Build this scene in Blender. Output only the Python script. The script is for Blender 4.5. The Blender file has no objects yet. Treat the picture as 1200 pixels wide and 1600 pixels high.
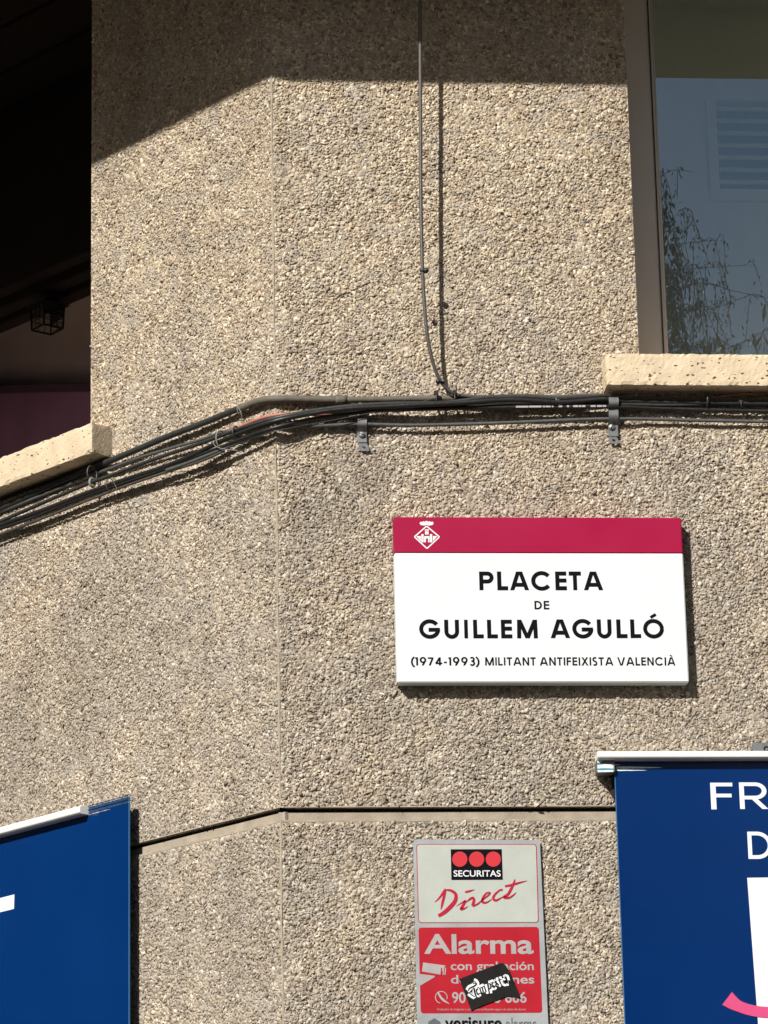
import bpy, bmesh, math, random
import numpy as np
from mathutils import Vector, Matrix
from mathutils.geometry import tessellate_polygon
random.seed(7); rng = np.random.default_rng(11)
S = bpy.context.scene; COL = S.collection
R_ = math.radians

# ------------------------------------------------------------------ camera, sky, sun, exposure
FPX = 5547.0
yaw, pit, rol, BETA = R_(4.83), R_(16.82), R_(-1.24), R_(51.24)
F = np.array([math.sin(yaw)*math.cos(pit), math.cos(yaw)*math.cos(pit), math.sin(pit)])
R0 = np.array([math.cos(yaw), -math.sin(yaw), 0.0]); U0 = np.cross(R0, F)
CR = R0*math.cos(rol) + U0*math.sin(rol); CU = -R0*math.sin(rol) + U0*math.cos(rol)
CAM = np.array([-0.30749747, -5.83269753, 1.6])
cam = bpy.data.cameras.new('camera'); co = bpy.data.objects.new('camera', cam); COL.objects.link(co)
cam.sensor_fit = 'VERTICAL'; cam.sensor_height = 24; cam.lens = FPX/1600*24
cam.clip_start = 0.05; cam.clip_end = 500
co.matrix_world = Matrix(((CR[0], CU[0], -F[0], CAM[0]), (CR[1], CU[1], -F[1], CAM[1]), (CR[2], CU[2], -F[2], CAM[2]), (0, 0, 0, 1)))
S.camera = co

SUN_EL, SUN_AZ = R_(32.5), R_(34.5)        # azimuth: to the left of the street-facing normal
sv = Vector((-math.sin(SUN_AZ)*math.cos(SUN_EL), -math.cos(SUN_AZ)*math.cos(SUN_EL), math.sin(SUN_EL)))
W = bpy.data.worlds.new('World'); S.world = W; W.use_nodes = True
nt = W.node_tree; bg = nt.nodes['Background']
sky = nt.nodes.new('ShaderNodeTexSky'); sky.sky_type = 'NISHITA'; sky.sun_disc = False
sky.sun_elevation = SUN_EL; sky.sun_rotation = math.atan2(sv.x, sv.y); sky.air_density = 1.0; sky.dust_density = 1.6
nt.links.new(sky.outputs[0], bg.inputs[0]); bg.inputs[1].default_value = 0.055
sl = bpy.data.lights.new('sun', 'SUN'); sl.energy = 5.0; sl.angle = R_(0.8); sl.color = (1.0, 0.965, 0.91)
so = bpy.data.objects.new('sun', sl); COL.objects.link(so); so.rotation_euler = sv.to_track_quat('Z', 'Y').to_euler()
S.view_settings.view_transform = 'Standard'; S.view_settings.look = 'None'
S.view_settings.exposure = 0.2; S.view_settings.gamma = 1; S.view_settings.use_curve_mapping = False

# ------------------------------------------------------------------ survey helpers: wall faces
NL = np.array([-math.sin(BETA), -math.cos(BETA), 0.0]); UL = np.array([-math.cos(BETA), math.sin(BETA), 0.0])
def ray(x, y): return F + CR*(x-600)/FPX - CU*(y-800)/FPX
def front(x, y, o=0.0):
    r = ray(x, y); return CAM + r*((-o-CAM[1])/r[1])
def side(x, y, o=0.0):
    r = ray(x, y); return CAM + r*((o-CAM@NL)/(r@NL))
def onwall(x, y, o=0.0):
    r = ray(x, y); return CAM + r*max((-o-CAM[1])/r[1], (o-CAM@NL)/(r@NL))
def FW(x, z, o=0.0): return np.array([x, -o, z])          # front face: metres from the corner, height, offset
def SW(u, z, o=0.0): return UL*u + NL*o + np.array([0, 0, z])
def uof(p): return float(np.dot(p[:2], UL[:2]))

# ------------------------------------------------------------------ object helpers
def tag(o, label=None, cat=None, group=None, kind=None):
    if label: o['label'] = label
    if cat: o['category'] = cat
    if group: o['group'] = group
    if kind: o['kind'] = kind
    return o
def empty(name, loc, label, cat, group=None):
    o = bpy.data.objects.new(name, None); COL.objects.link(o); o.location = Vector(loc); o.empty_display_size = 0.05
    return tag(o, label, cat, group)
def link(name, me, mat, parent=None, smooth=False):
    if mat is not None and not me.materials: me.materials.append(mat)
    o = bpy.data.objects.new(name, me); COL.objects.link(o)
    if smooth:
        for p in me.polygons: p.use_smooth = True
    if parent is not None:
        par = parent
        o.parent = par
        off = Vector((0, 0, 0)); q = par
        while q is not None: off += Vector(q.location); q = q.parent
        o.location = -off
    return o
class MB:
    def __init__(s): s.v = []; s.f = []
    def add(s, vs, fs):
        b = len(s.v); s.v += [tuple(map(float, p)) for p in vs]; s.f += [tuple(b+i for i in f) for f in fs]; return s
    def hexa(s, a, b):   # a, b: two quads of 4 points each (matching order), closed solid
        return s.add(list(a)+list(b), [(0,1,2,3),(7,6,5,4),(0,4,5,1),(1,5,6,2),(2,6,7,3),(3,7,4,0)])
    def fbox(s, x0, x1, z0, z1, o0, o1):  # on the front face, offsets o0<o1 outward
        return s.hexa([FW(x0,z0,o1),FW(x1,z0,o1),FW(x1,z1,o1),FW(x0,z1,o1)], [FW(x0,z0,o0),FW(x1,z0,o0),FW(x1,z1,o0),FW(x0,z1,o0)])
    def sbox(s, u0, u1, z0, z1, o0, o1):
        return s.hexa([SW(u1,z0,o1),SW(u0,z0,o1),SW(u0,z1,o1),SW(u1,z1,o1)], [SW(u1,z0,o0),SW(u0,z0,o0),SW(u0,z1,o0),SW(u1,z1,o0)])
    def poly(s, pts, flip=False):
        pts = [Vector(p) for p in pts]; tr = tessellate_polygon([pts])
        return s.add(pts, [tuple(t) for t in tr])
    def prism(s, pts, depth):  # pts outer polygon, depth vector to back
        d = np.array(depth); n = len(pts); vs = [np.array(p) for p in pts] + [np.array(p)+d for p in pts]
        tr = [tuple(t) for t in tessellate_polygon([[Vector(p) for p in pts]])]
        return s.add(vs, tr + [tuple(n+i for i in reversed(t)) for t in tr] + [(i, (i+1) % n, n+(i+1) % n, n+i) for i in range(n)])
    def build(s, name, mat, parent=None, smooth=False, bevel=0, recalc=True):
        me = bpy.data.meshes.new(name); me.from_pydata(s.v, [], s.f)
        if recalc or bevel:
            bm = bmesh.new(); bm.from_mesh(me)
            if bevel:
                bmesh.ops.remove_doubles(bm, verts=bm.verts, dist=1e-6)
                bmesh.ops.recalc_face_normals(bm, faces=bm.faces)
                es = [e for e in bm.edges if e.is_manifold and e.calc_face_angle(0) > 0.5]
                bmesh.ops.bevel(bm, geom=es, offset=bevel, segments=2, affect='EDGES', clamp_overlap=True)
            else: bmesh.ops.recalc_face_normals(bm, faces=bm.faces)
            bm.to_mesh(me); bm.free()
        return link(name, me, mat, parent, smooth)
def spline(pts, step=0.006):
    P = [np.array(p, float) for p in pts]; P = [2*P[0]-P[1]] + P + [2*P[-1]-P[-2]]; out = []
    for i in range(1, len(P)-2):
        a, b, c, d = P[i-1:i+3]; n = max(2, int(np.linalg.norm(c-b)/step))
        for k in range(n):
            t = k/n; out.append(.5*((2*b)+(c-a)*t+(2*a-5*b+4*c-d)*t*t+(3*b-a-3*c+d)*t**3))
    out.append(P[-2]); return out
def tube_mb(mb, pts, r, n=10, closed=False, caps=True):
    pts = [Vector(p) for p in pts]; m = len(pts); rs = r if hasattr(r, '__len__') else [r]*m
    T = []
    for i in range(m):
        a = pts[(i-1) % m] if closed else pts[max(i-1, 0)]; b = pts[(i+1) % m] if closed else pts[min(i+1, m-1)]
        T.append((b-a).normalized())
    nrm = T[0].orthogonal().normalized(); base = len(mb.v); vs = []
    for i in range(m):
        nrm = (nrm - T[i]*nrm.dot(T[i])).normalized(); bn = T[i].cross(nrm)
        for k in range(n):
            a = 2*math.pi*k/n; vs.append(pts[i] + (nrm*math.cos(a)+bn*math.sin(a))*rs[i])
    fs = []
    for i in range(m if closed else m-1):
        j = (i+1) % m
        for k in range(n): fs.append((i*n+k, i*n+(k+1) % n, j*n+(k+1) % n, j*n+k))
    if caps and not closed: fs += [tuple(reversed(range(n))), tuple((m-1)*n+k for k in range(n))]
    mb.add(vs, fs); return mb

# ------------------------------------------------------------------ materials
MATS = {}
def mat(name, col, rough=0.6, metal=0.0, spec=0.5, var=0.06, scale=40, bump=0.0, bscale=200, coat=0.0):
    m = bpy.data.materials.new(name); m.use_nodes = True; t = m.node_tree; b = t.nodes['Principled BSDF']
    b.inputs['Roughness'].default_value = rough; b.inputs['Metallic'].default_value = metal
    b.inputs['Specular IOR Level'].default_value = spec; b.inputs['Coat Weight'].default_value = coat
    tc = t.nodes.new('ShaderNodeTexCoord'); no = t.nodes.new('ShaderNodeTexNoise'); no.inputs['Scale'].default_value = scale
    no.inputs['Detail'].default_value = 6; t.links.new(tc.outputs['Object'], no.inputs['Vector'])
    mx = t.nodes.new('ShaderNodeMix'); mx.data_type = 'RGBA'
    c = Vector(col); mx.inputs['A'].default_value = (*(c*(1-var*2)), 1); mx.inputs['B'].default_value = (*[min(1, q*(1+var*2)) for q in c], 1)
    t.links.new(no.outputs['Fac'], mx.inputs['Factor']); t.links.new(mx.outputs['Result'], b.inputs['Base Color'])
    mr = t.nodes.new('ShaderNodeMapRange'); mr.inputs['To Min'].default_value = max(.02, rough-.12); mr.inputs['To Max'].default_value = min(1, rough+.12)
    t.links.new(no.outputs['Fac'], mr.inputs['Value']); t.links.new(mr.outputs['Result'], b.inputs['Roughness'])
    if bump:
        n2 = t.nodes.new('ShaderNodeTexNoise'); n2.inputs['Scale'].default_value = bscale; n2.inputs['Detail'].default_value = 8
        t.links.new(tc.outputs['Object'], n2.inputs['Vector']); bp = t.nodes.new('ShaderNodeBump'); bp.inputs['Strength'].default_value = bump
        bp.inputs['Distance'].default_value = 0.002; t.links.new(n2.outputs['Fac'], bp.inputs['Height']); t.links.new(bp.outputs[0], b.inputs['Normal'])
    return m
def ramp(t, fac, stops, interp='LINEAR'):
    r = t.nodes.new('ShaderNodeValToRGB'); e = r.color_ramp.elements; r.color_ramp.interpolation = interp
    while len(e) < len(stops): e.new(0.5)
    for i, (p, c) in enumerate(stops): e[i].position = p; e[i].color = (*c, 1) if len(c) == 3 else c
    t.links.new(fac, r.inputs[0]); return r.outputs['Color']
def pebble_mat(name, islands):
    m = bpy.data.materials.new(name); m.use_nodes = True; t = m.node_tree; b = t.nodes['Principled BSDF']; L = t.links.new
    tc = t.nodes.new('ShaderNodeTexCoord')
    vo = t.nodes.new('ShaderNodeTexVoronoi'); vo.inputs['Scale'].default_value = 150; L(tc.outputs['Object'], vo.inputs['Vector'])
    if islands: fac = t.nodes.new('ShaderNodeNewGeometry').outputs['Random Per Island']
    else:
        sp = t.nodes.new('ShaderNodeSeparateColor'); L(vo.outputs['Color'], sp.inputs[0]); fac = sp.outputs[0]
    stones = ramp(t, fac, [(0, (.20,.165,.135)), (.14, (.34,.285,.22)), (.30, (.49,.41,.305)), (.46, (.42,.35,.28)), (.60, (.60,.51,.38)),
                           (.74, (.50,.425,.33)), (.86, (.68,.60,.47)), (.95, (.82,.76,.64)), (1, (.34,.24,.19))])
    # broad weathering: warmer above, greyer and duller below, with cement-smeared clouds
    sx = t.nodes.new('ShaderNodeSeparateXYZ'); L(tc.outputs['Object'], sx.inputs[0])
    n1 = t.nodes.new('ShaderNodeTexNoise'); n1.inputs['Scale'].default_value = 5; n1.inputs['Detail'].default_value = 6; L(tc.outputs['Object'], n1.inputs['Vector'])
    mr = t.nodes.new('ShaderNodeMapRange'); mr.inputs['From Min'].default_value = 3.95; mr.inputs['From Max'].default_value = 3.15
    L(sx.outputs['Z'], mr.inputs['Value'])
    ad = t.nodes.new('ShaderNodeMath'); ad.operation = 'ADD'; L(mr.outputs[0], ad.inputs[0])
    sb = t.nodes.new('ShaderNodeMath'); sb.operation = 'MULTIPLY_ADD'; sb.inputs[1].default_value = 3.0; sb.inputs[2].default_value = -1.5; L(n1.outputs['Fac'], sb.inputs[0]); L(sb.outputs[0], ad.inputs[1])
    tint = ramp(t, ad.outputs[0], [(0, (.97,.94,.885)), (.55, (.94,.925,.915)), (1, (.80,.81,.83))])
    mu = t.nodes.new('ShaderNodeMix'); mu.data_type = 'RGBA'; mu.blend_type = 'MULTIPLY'; mu.inputs['Factor'].default_value = 1
    L(stones, mu.inputs['A']); L(tint, mu.inputs['B'])
    n2 = t.nodes.new('ShaderNodeTexNoise'); n2.inputs['Scale'].default_value = 22; n2.inputs['Detail'].default_value = 8; n2.inputs['Roughness'].default_value = .65
    L(tc.outputs['Object'], n2.inputs['Vector'])
    sm = ramp(t, n2.outputs['Fac'], [(.50, (0,0,0)), (.66, (.75,.75,.75))])
    m2 = t.nodes.new('ShaderNodeMix'); m2.data_type = 'RGBA'; L(sm, m2.inputs['Factor']); L(mu.outputs['Result'], m2.inputs['A']); m2.inputs['B'].default_value = (.40,.355,.30,1)
    # sparse dark stains
    n3 = t.nodes.new('ShaderNodeTexNoise'); n3.inputs['Scale'].default_value = 2.3; n3.inputs['Detail'].default_value = 5; n3.inputs['Roughness'].default_value = .7
    L(tc.outputs['Object'], n3.inputs['Vector'])
    st = ramp(t, n3.outputs['Fac'], [(.35, (.88,.87,.86)), (.52, (1,1,1))])
    m3 = t.nodes.new('ShaderNodeMix'); m3.data_type = 'RGBA'; m3.blend_type = 'MULTIPLY'; m3.inputs['Factor'].default_value = 1
    L(m2.outputs['Result'], m3.inputs['A']); L(st, m3.inputs['B'])
    mp = t.nodes.new('ShaderNodeMapping'); mp.inputs['Scale'].default_value = (22, 22, 1.3); L(tc.outputs['Object'], mp.inputs[0])
    n5 = t.nodes.new('ShaderNodeTexNoise'); n5.inputs['Scale'].default_value = 1; n5.inputs['Detail'].default_value = 4; L(mp.outputs[0], n5.inputs['Vector'])
    s5 = ramp(t, n5.outputs['Fac'], [(.36, (.92,.91,.90)), (.50, (1,1,1)), (.68, (1.0,.99,.97))])
    m5 = t.nodes.new('ShaderNodeMix'); m5.data_type = 'RGBA'; m5.blend_type = 'MULTIPLY'; m5.inputs['Factor'].default_value = 1
    L(m3.outputs['Result'], m5.inputs['A']); L(s5, m5.inputs['B'])
    L(m5.outputs['Result'], b.inputs['Base Color']); b.inputs['Roughness'].default_value = .82; b.inputs['Specular IOR Level'].default_value = .3
    bp = t.nodes.new('ShaderNodeBump'); bp.inputs['Distance'].default_value = .0015
    if islands:
        n4 = t.nodes.new('ShaderNodeTexNoise'); n4.inputs['Scale'].default_value = 700; n4.inputs['Detail'].default_value = 3; L(tc.outputs['Object'], n4.inputs['Vector'])
        bp.inputs['Strength'].default_value = .35; L(n4.outputs['Fac'], bp.inputs['Height'])
    else:
        inv = t.nodes.new('ShaderNodeMath'); inv.operation = 'SUBTRACT'; inv.inputs[0].default_value = 1; L(vo.outputs['Distance'], inv.inputs[1])
        bp.inputs['Strength'].default_value = 1; bp.inputs['Distance'].default_value = .004; L(inv.outputs[0], bp.inputs['Height'])
    L(bp.outputs[0], b.inputs['Normal'])
    return m
M_peb = pebble_mat('pebble_stone', True); M_pebwall = pebble_mat('pebbledash_render', False)
M_mortar = mat('cement_mortar', (.30,.26,.20), .9, spec=.2, var=.18, scale=30, bump=.8, bscale=500)
M_groove = mat('smooth_cement', (.35,.30,.235), .9, spec=.2, var=.2, scale=35, bump=.35, bscale=300)
M_gslot = mat('groove_shade_dark', (.09,.075,.06), .95, spec=.1, var=.3, scale=60)  # dark colour paints in the shadow line along the groove top
M_arris = mat('corner_cement', (.37,.315,.24), .9, spec=.2, var=.25, scale=45, bump=.5, bscale=400)
M_slab = mat('painted_slab', (.55,.50,.36), .85, var=.05, scale=6)
def travertine():
    m = mat('travertine', (.64,.52,.36), .85, spec=.2, var=.16, scale=22, bump=.5, bscale=260)
    t = m.node_tree; b = t.nodes['Principled BSDF']; L = t.links.new; tc = t.nodes['Texture Coordinate']
    old = b.inputs['Base Color'].links[0].from_socket
    mp = t.nodes.new('ShaderNodeMapping'); mp.inputs['Scale'].default_value = (1, 1, 1.7); L(tc.outputs['Object'], mp.inputs[0])
    vo = t.nodes.new('ShaderNodeTexVoronoi'); vo.inputs['Scale'].default_value = 105
    nd_ = t.nodes.new('ShaderNodeTexNoise'); nd_.inputs['Scale'].default_value = 90; nd_.inputs['Detail'].default_value = 3; L(mp.outputs[0], nd_.inputs['Vector'])
    va = t.nodes.new('ShaderNodeVectorMath'); va.operation = 'MULTIPLY_ADD'; va.inputs[1].default_value = (.012,.012,.012); L(nd_.outputs['Color'], va.inputs[0]); L(mp.outputs[0], va.inputs[2]); L(va.outputs[0], vo.inputs['Vector'])
    sp = t.nodes.new('ShaderNodeSeparateColor'); L(vo.outputs['Color'], sp.inputs[0])
    n = t.nodes.new('ShaderNodeTexNoise'); n.inputs['Scale'].default_value = 160; n.inputs['Detail'].default_value = 4; L(mp.outputs[0], n.inputs['Vector'])
    a = t.nodes.new('ShaderNodeMath'); a.operation = 'MULTIPLY_ADD'; a.inputs[1].default_value = .5; L(n.outputs['Fac'], a.inputs[0]); L(vo.outputs['Distance'], a.inputs[2])
    g = t.nodes.new('ShaderNodeMath'); g.operation = 'MULTIPLY_ADD'; g.inputs[1].default_value = .54; g.inputs[2].default_value = .06
    L(sp.outputs[0], g.inputs[0])
    lt = t.nodes.new('ShaderNodeMath'); lt.operation = 'LESS_THAN'; L(a.outputs[0], lt.inputs[0]); L(g.outputs[0], lt.inputs[1])
    gt = t.nodes.new('ShaderNodeMath'); gt.operation = 'GREATER_THAN'; gt.inputs[1].default_value = .38; L(sp.outputs[1], gt.inputs[0])
    mm = t.nodes.new('ShaderNodeMath'); mm.operation = 'MULTIPLY'; L(lt.outputs[0], mm.inputs[0]); L(gt.outputs[0], mm.inputs[1])
    mx = t.nodes.new('ShaderNodeMix'); mx.data_type = 'RGBA'; L(mm.outputs[0], mx.inputs['Factor']); L(old, mx.inputs['A']); mx.inputs['B'].default_value = (.11,.07,.04,1)
    L(mx.outputs['Result'], b.inputs['Base Color'])
    b2 = t.nodes.new('ShaderNodeBump'); b2.invert = True; b2.inputs['Distance'].default_value = .004; L(mm.outputs[0], b2.inputs['Height']); L(b.inputs['Normal'].links[0].from_socket, b2.inputs['Normal'])
    L(b2.outputs[0], b.inputs['Normal']); return m
M_trav = travertine()
M_travend = mat('worn_shaded_travertine_end', (.36,.30,.22), .9, spec=.2, var=.2, scale=120, bump=.9, bscale=350)  # rough wear, plus the dim grazing light painted into the colour
M_white = mat('white_painted_metal', (.72,.745,.75), .45, var=.015, scale=8)
M_crim = mat('crimson_print', (.34,.004,.046), .45, spec=.25, var=.03, scale=8)
M_black = mat('black_print', (.006,.006,.009), .7, spec=.05, var=.02)
M_wprint = mat('white_print', (.76,.78,.79), .5, spec=.3, var=.01)
M_blue = mat('blue_acrylic', (.0009,.022,.112), .14, var=.10, scale=3.5, spec=.5)
M_blue2 = mat('blue_acrylic_side', (.0009,.026,.122), .14, var=.08, scale=3.5, spec=.5)
M_bluedge = mat('acrylic_edge', (.04,.14,.30), .3)
M_bluerail = mat('blue_painted_rail', (.015,.05,.13), .5, var=.3, scale=60)
M_smear = mat('smeared_white_paint', (.66,.78,.82), .5, var=.15, scale=90)
M_teal = mat('smeared_teal_paint', (.05,.22,.32), .5, var=.4, scale=90)
M_pink = mat('pink_print', (.62,.07,.20), .4, var=.03)
M_rail = mat('white_pvc_rail', (.83,.81,.76), .4, var=.03, scale=20)
M_silver = mat('silver_sticker_foil', (.34,.36,.365), .55, metal=.2, var=.12, scale=25, bump=.25, bscale=60)
M_greyprint = mat('silver_lettering', (.37,.35,.345), .6, spec=.2, var=.1, scale=60)
M_paper = mat('pale_foil_print', (.44,.465,.42), .6, spec=.2, var=.06, scale=25, bump=.15, bscale=70)
M_red = mat('faded_red_print', (.40,.010,.022), .55, spec=.2, var=.1, scale=20)
M_lred = mat('light_red_print', (.55,.035,.045), .6, spec=.2, var=.04)
M_dred = mat('dark_red_script', (.42,.012,.035), .6, spec=.2, var=.04)
M_stk = mat('black_vinyl_sticker', (.010,.010,.009), .55, spec=.2, var=.2, bump=.3, bscale=60)
M_dgrey = mat('dark_grey_print', (.10,.11,.12), .5)
def cablemat(n, c, r=.5): return mat(n, c, r, var=.18, scale=90, bump=.25, bscale=150)
M_cblack = cablemat('black_cable_sheath', (.018,.017,.016), .42)
M_cgrey = cablemat('grey_cable_sheath', (.085,.088,.086), .5)
M_cdark = cablemat('dark_grey_cable_sheath', (.032,.033,.032), .48)
M_conduit = cablemat('dusty_conduit', (.12,.105,.08), .65)
M_cbrown = cablemat('brown_cable_sheath', (.07,.058,.046), .5)
M_cpink = cablemat('salmon_cable_sheath', (.42,.15,.11), .6)
M_vert = cablemat('grey_drop_cable_sheath', (.085,.075,.065), .5)
M_zinc = mat('dull_zinc', (.20,.205,.21), .5, metal=.5, var=.15, scale=150)
M_screw = mat('screw_steel', (.36,.35,.32), .45, metal=.6, var=.1, scale=200)
M_tie = mat('black_nylon', (.02,.019,.02), .4)
M_tieg = mat('grey_nylon', (.20,.19,.17), .5)
M_alu = mat('bronze_anodised_frame', (.72,.665,.61), .5, spec=.4, var=.04, scale=5)
M_gasket = mat('dark_gasket', (.05,.045,.04), .7)
M_vent = mat('white_vent_enamel', (.90,.90,.84), .5, var=.02)
M_dark = mat('dark_cavity', (.008,.009,.012), .9, spec=.1)
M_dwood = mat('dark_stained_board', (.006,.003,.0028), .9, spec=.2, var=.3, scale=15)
M_mauve = mat('greyish_plaster', (.62,.50,.52), .9, var=.1, scale=6)
M_purple = mat('purple_cloth', (.26,.13,.24), .9, var=.12, scale=10)
M_iron = mat('wrought_iron', (.004,.004,.005), .7, spec=.1)
M_pave = mat('asphalt', (.055,.053,.05), .9, var=.12, scale=3)
M_bark = mat('tree_bark', (.09,.065,.045), .9, var=.3, scale=30)
M_leaf = mat('tree_leaves', (.055,.085,.028), .6, var=.35, scale=8)
M_stucco = mat('upper_wall_stucco', (.42,.37,.30), .9, var=.08, scale=4)
def glassmat(name, refl, tint, gt=(1, 1, 1)):
    m = bpy.data.materials.new(name); m.use_nodes = True; t = m.node_tree; t.nodes.clear(); L = t.links.new
    o = t.nodes.new('ShaderNodeOutputMaterial'); mx = t.nodes.new('ShaderNodeMixShader'); tr = t.nodes.new('ShaderNodeBsdfTransparent'); gl = t.nodes.new('ShaderNodeBsdfGlossy')
    tr.inputs[0].default_value = (*tint, 1); gl.inputs['Roughness'].default_value = .0; gl.inputs[0].default_value = (*gt, 1)
    fr = t.nodes.new('ShaderNodeFresnel'); fr.inputs[0].default_value = 1.5
    a = t.nodes.new('ShaderNodeMath'); a.operation = 'ADD'; a.use_clamp = True; a.inputs[1].default_value = refl; L(fr.outputs[0], a.inputs[0])
    tc = t.nodes.new('ShaderNodeTexCoord'); n = t.nodes.new('ShaderNodeTexNoise'); n.inputs['Scale'].default_value = 3; L(tc.outputs['Object'], n.inputs['Vector'])
    bp = t.nodes.new('ShaderNodeBump'); bp.inputs['Strength'].default_value = .02; bp.inputs['Distance'].default_value = .004; L(n.outputs['Fac'], bp.inputs['Height']); L(bp.outputs[0], gl.inputs['Normal'])
    L(a.outputs[0], mx.inputs[0]); L(tr.outputs[0], mx.inputs[1]); L(gl.outputs[0], mx.inputs[2]); L(mx.outputs[0], o.inputs[0]); return m
M_glass = glassmat('reflective_window_glass', .27, (.99,.99,.97), (.80,.97,.98))
M_lglass = glassmat('lantern_glass', .0, (.86,.88,.90))

# ------------------------------------------------------------------ key heights and extents of the building (metres)
ZG1, ZG0 = 2.8512, 2.8300            # groove top and bottom
GD = 0.012                           # groove depth
XO = float(front(986, 273)[0])       # left jamb of the front window
XO1 = XO + .62
ZS = float(front(1080, 552.5, .046)[2])    # opening bottom (sill top is level with it)
UO = uof(side(142.5, 400)); UO1 = UO + 1.35
ZSL = float(side(130, 664, .048)[2])
ZSLAB = 4.503
PF = 0.43
ZCL = 4.68                           # ceiling of the side opening
PL, ZSL2 = .77, 4.689                # larger balcony over the side face
BH = 8.5

# ------------------------------------------------------------------ ground
g = MB().add([(-150,-150,0),(150,-150,0),(150,150,0),(-150,150,0)], [(0,1,2,3)]).build('road', M_pave, recalc=False); tag(g, kind='structure')

# ------------------------------------------------------------------ building
B = empty('corner_building', (0, 0, 0), 'tan pebble-dashed corner house whose two angled faces fill the picture', 'building')
def wallpart(box, spans):   # spans: (a0,a1,z0,z1)
    mb = MB()
    for a in spans: box(mb, *a)
    return mb
XR, UR = 6.0, 5.0; TH = 0.30
fb = lambda mb, x0, x1, z0, z1: mb.fbox(x0, x1, z0, z1, -TH, 0)
sbx = lambda mb, u0, u1, z0, z1: mb.sbox(u0, u1, z0, z1, -TH, 0)
fr = [(0, XR, ZG1, ZS-.05), (0, XR, 0, ZG0), (0, XO, ZS-.05, ZSLAB), (XO1, XR, ZS-.05, ZSLAB)]
wallpart(fb, fr).build('wall', M_pebwall, B)
sd = [(0, UR, ZG1, ZSL-.05), (0, UR, 0, ZG0), (0, UO, ZSL-.05, ZCL), (UO1, UR, ZSL-.05, ZCL)]
wallpart(sbx, sd).build('wall', M_pebwall, B)
ZU = ZG1-.0062
mb = MB(); mb.fbox(-.002, XR, ZG0, ZU, -TH, -.009); mb.sbox(-.002, UR, ZG0, ZU, -TH, -.009); mb.build('groove_bed', M_groove, B)
mb = MB(); mb.fbox(-.001, XR, ZU+.0001, ZG1, -TH, -.042); mb.sbox(-.001, UR, ZU+.0001, ZG1, -TH, -.042); mb.build('groove_shade_slot', M_gslot, B)  # dark slot added to deepen the groove's shadow line
# smooth lips along the groove and the mortar arris at the corner
def jit(a): return (random.random()-.5)*2*a
mb = MB()
for (z0, z1) in ((ZG0-.0035, ZG0), (ZG1, ZG1+.002)):
    mb.fbox(.004, 2.4, z0, z1, -.002, .0005); mb.sbox(.004, 2.2, z0, z1, -.002, .0005)
mb.build('groove_lip', M_arris, B)
def arris(z0, z1):
    mb = MB(); n = int((z1-z0)/.006); prof = []
    for i in range(n+1):
        z = z0+(z1-z0)*i/n; w = .0030+.0009*math.sin(z*23)+jit(.0008); w2 = .0022+.0006*math.sin(z*31+2)+jit(.0005); h = .0007+.0004*math.sin(z*17)+jit(.0003)
        prof.append([FW(w, z, -.001), FW(w-.0012, z, h), FW(.0008, z, h+.0003), SW(.0008, z, h+.0003), SW(w2-.0008, z, h), SW(w2, z, -.001)])
    vs = [p for r in prof for p in r]; fs = [(i*6+k, i*6+k+1, i*6+7+k, i*6+6+k) for i in range(n) for k in range(5)]
    mb.add(vs, fs); return mb
for a in ((ZG1, ZCL), (1.2, ZG0)): arris(*a).build('corner_arris', M_arris, B, smooth=True)
# balcony slabs; their sun-facing edges draw the shadow line on the two faces
sh = np.array([sv.x, sv.y])/math.hypot(sv.x, sv.y)
c1 = sh*PF/math.cos(SUN_AZ)
poly = [(XR, -PF), (c1[0]+.045, -PF), (c1[0]+.012, -PF+.006), (c1[0]+.004, c1[1]+.014), (0, 0), (XR, 0)]
mb = MB(); mb.prism([(x, y, ZSLAB) for x, y in poly], (0, 0, .17)); mb.build('balcony_slab', M_slab, B)
c2 = sh*PL/float(sh@NL[:2]); far_l = UL[:2]*3.2 + NL[:2]*(PL+.10)
poly = [tuple(c2), tuple(far_l), tuple(UL[:2]*3.2), (0, 0)]
mb = MB(); mb.prism([(x, y, ZSL2) for x, y in poly], (0, 0, .17)); mb.build('balcony_slab', M_slab, B)
mb = MB(); mb.fbox(0, XR, ZSLAB, BH, -TH, -.0005); mb.sbox(0, UR, ZCL, BH, -TH, -.0005); mb.build('upper_wall', M_stucco, B)
mb = MB(); mb.prism([(0,0.02,BH), (XR,0.02,BH), (XR,5,BH), (-3.1,5,BH), tuple(SW(UR, BH, -.02))], (0,0,.2)); mb.build('roof', M_stucco, B)
mb = MB(); mb.hexa([(XR-.2,.3,0),(XR,.3,0),(XR,5,0),(XR-.2,5,0)], [(XR-.2,.3,BH),(XR,.3,BH),(XR,5,BH),(XR-.2,5,BH)])
mb.hexa([(-3,4.8,0),(XR,4.8,0),(XR,5,0),(-3,5,0)], [(-3,4.8,BH),(XR,4.8,BH),(XR,5,BH),(-3,5,BH)]); mb.build('rear_wall', M_stucco, B)

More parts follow.
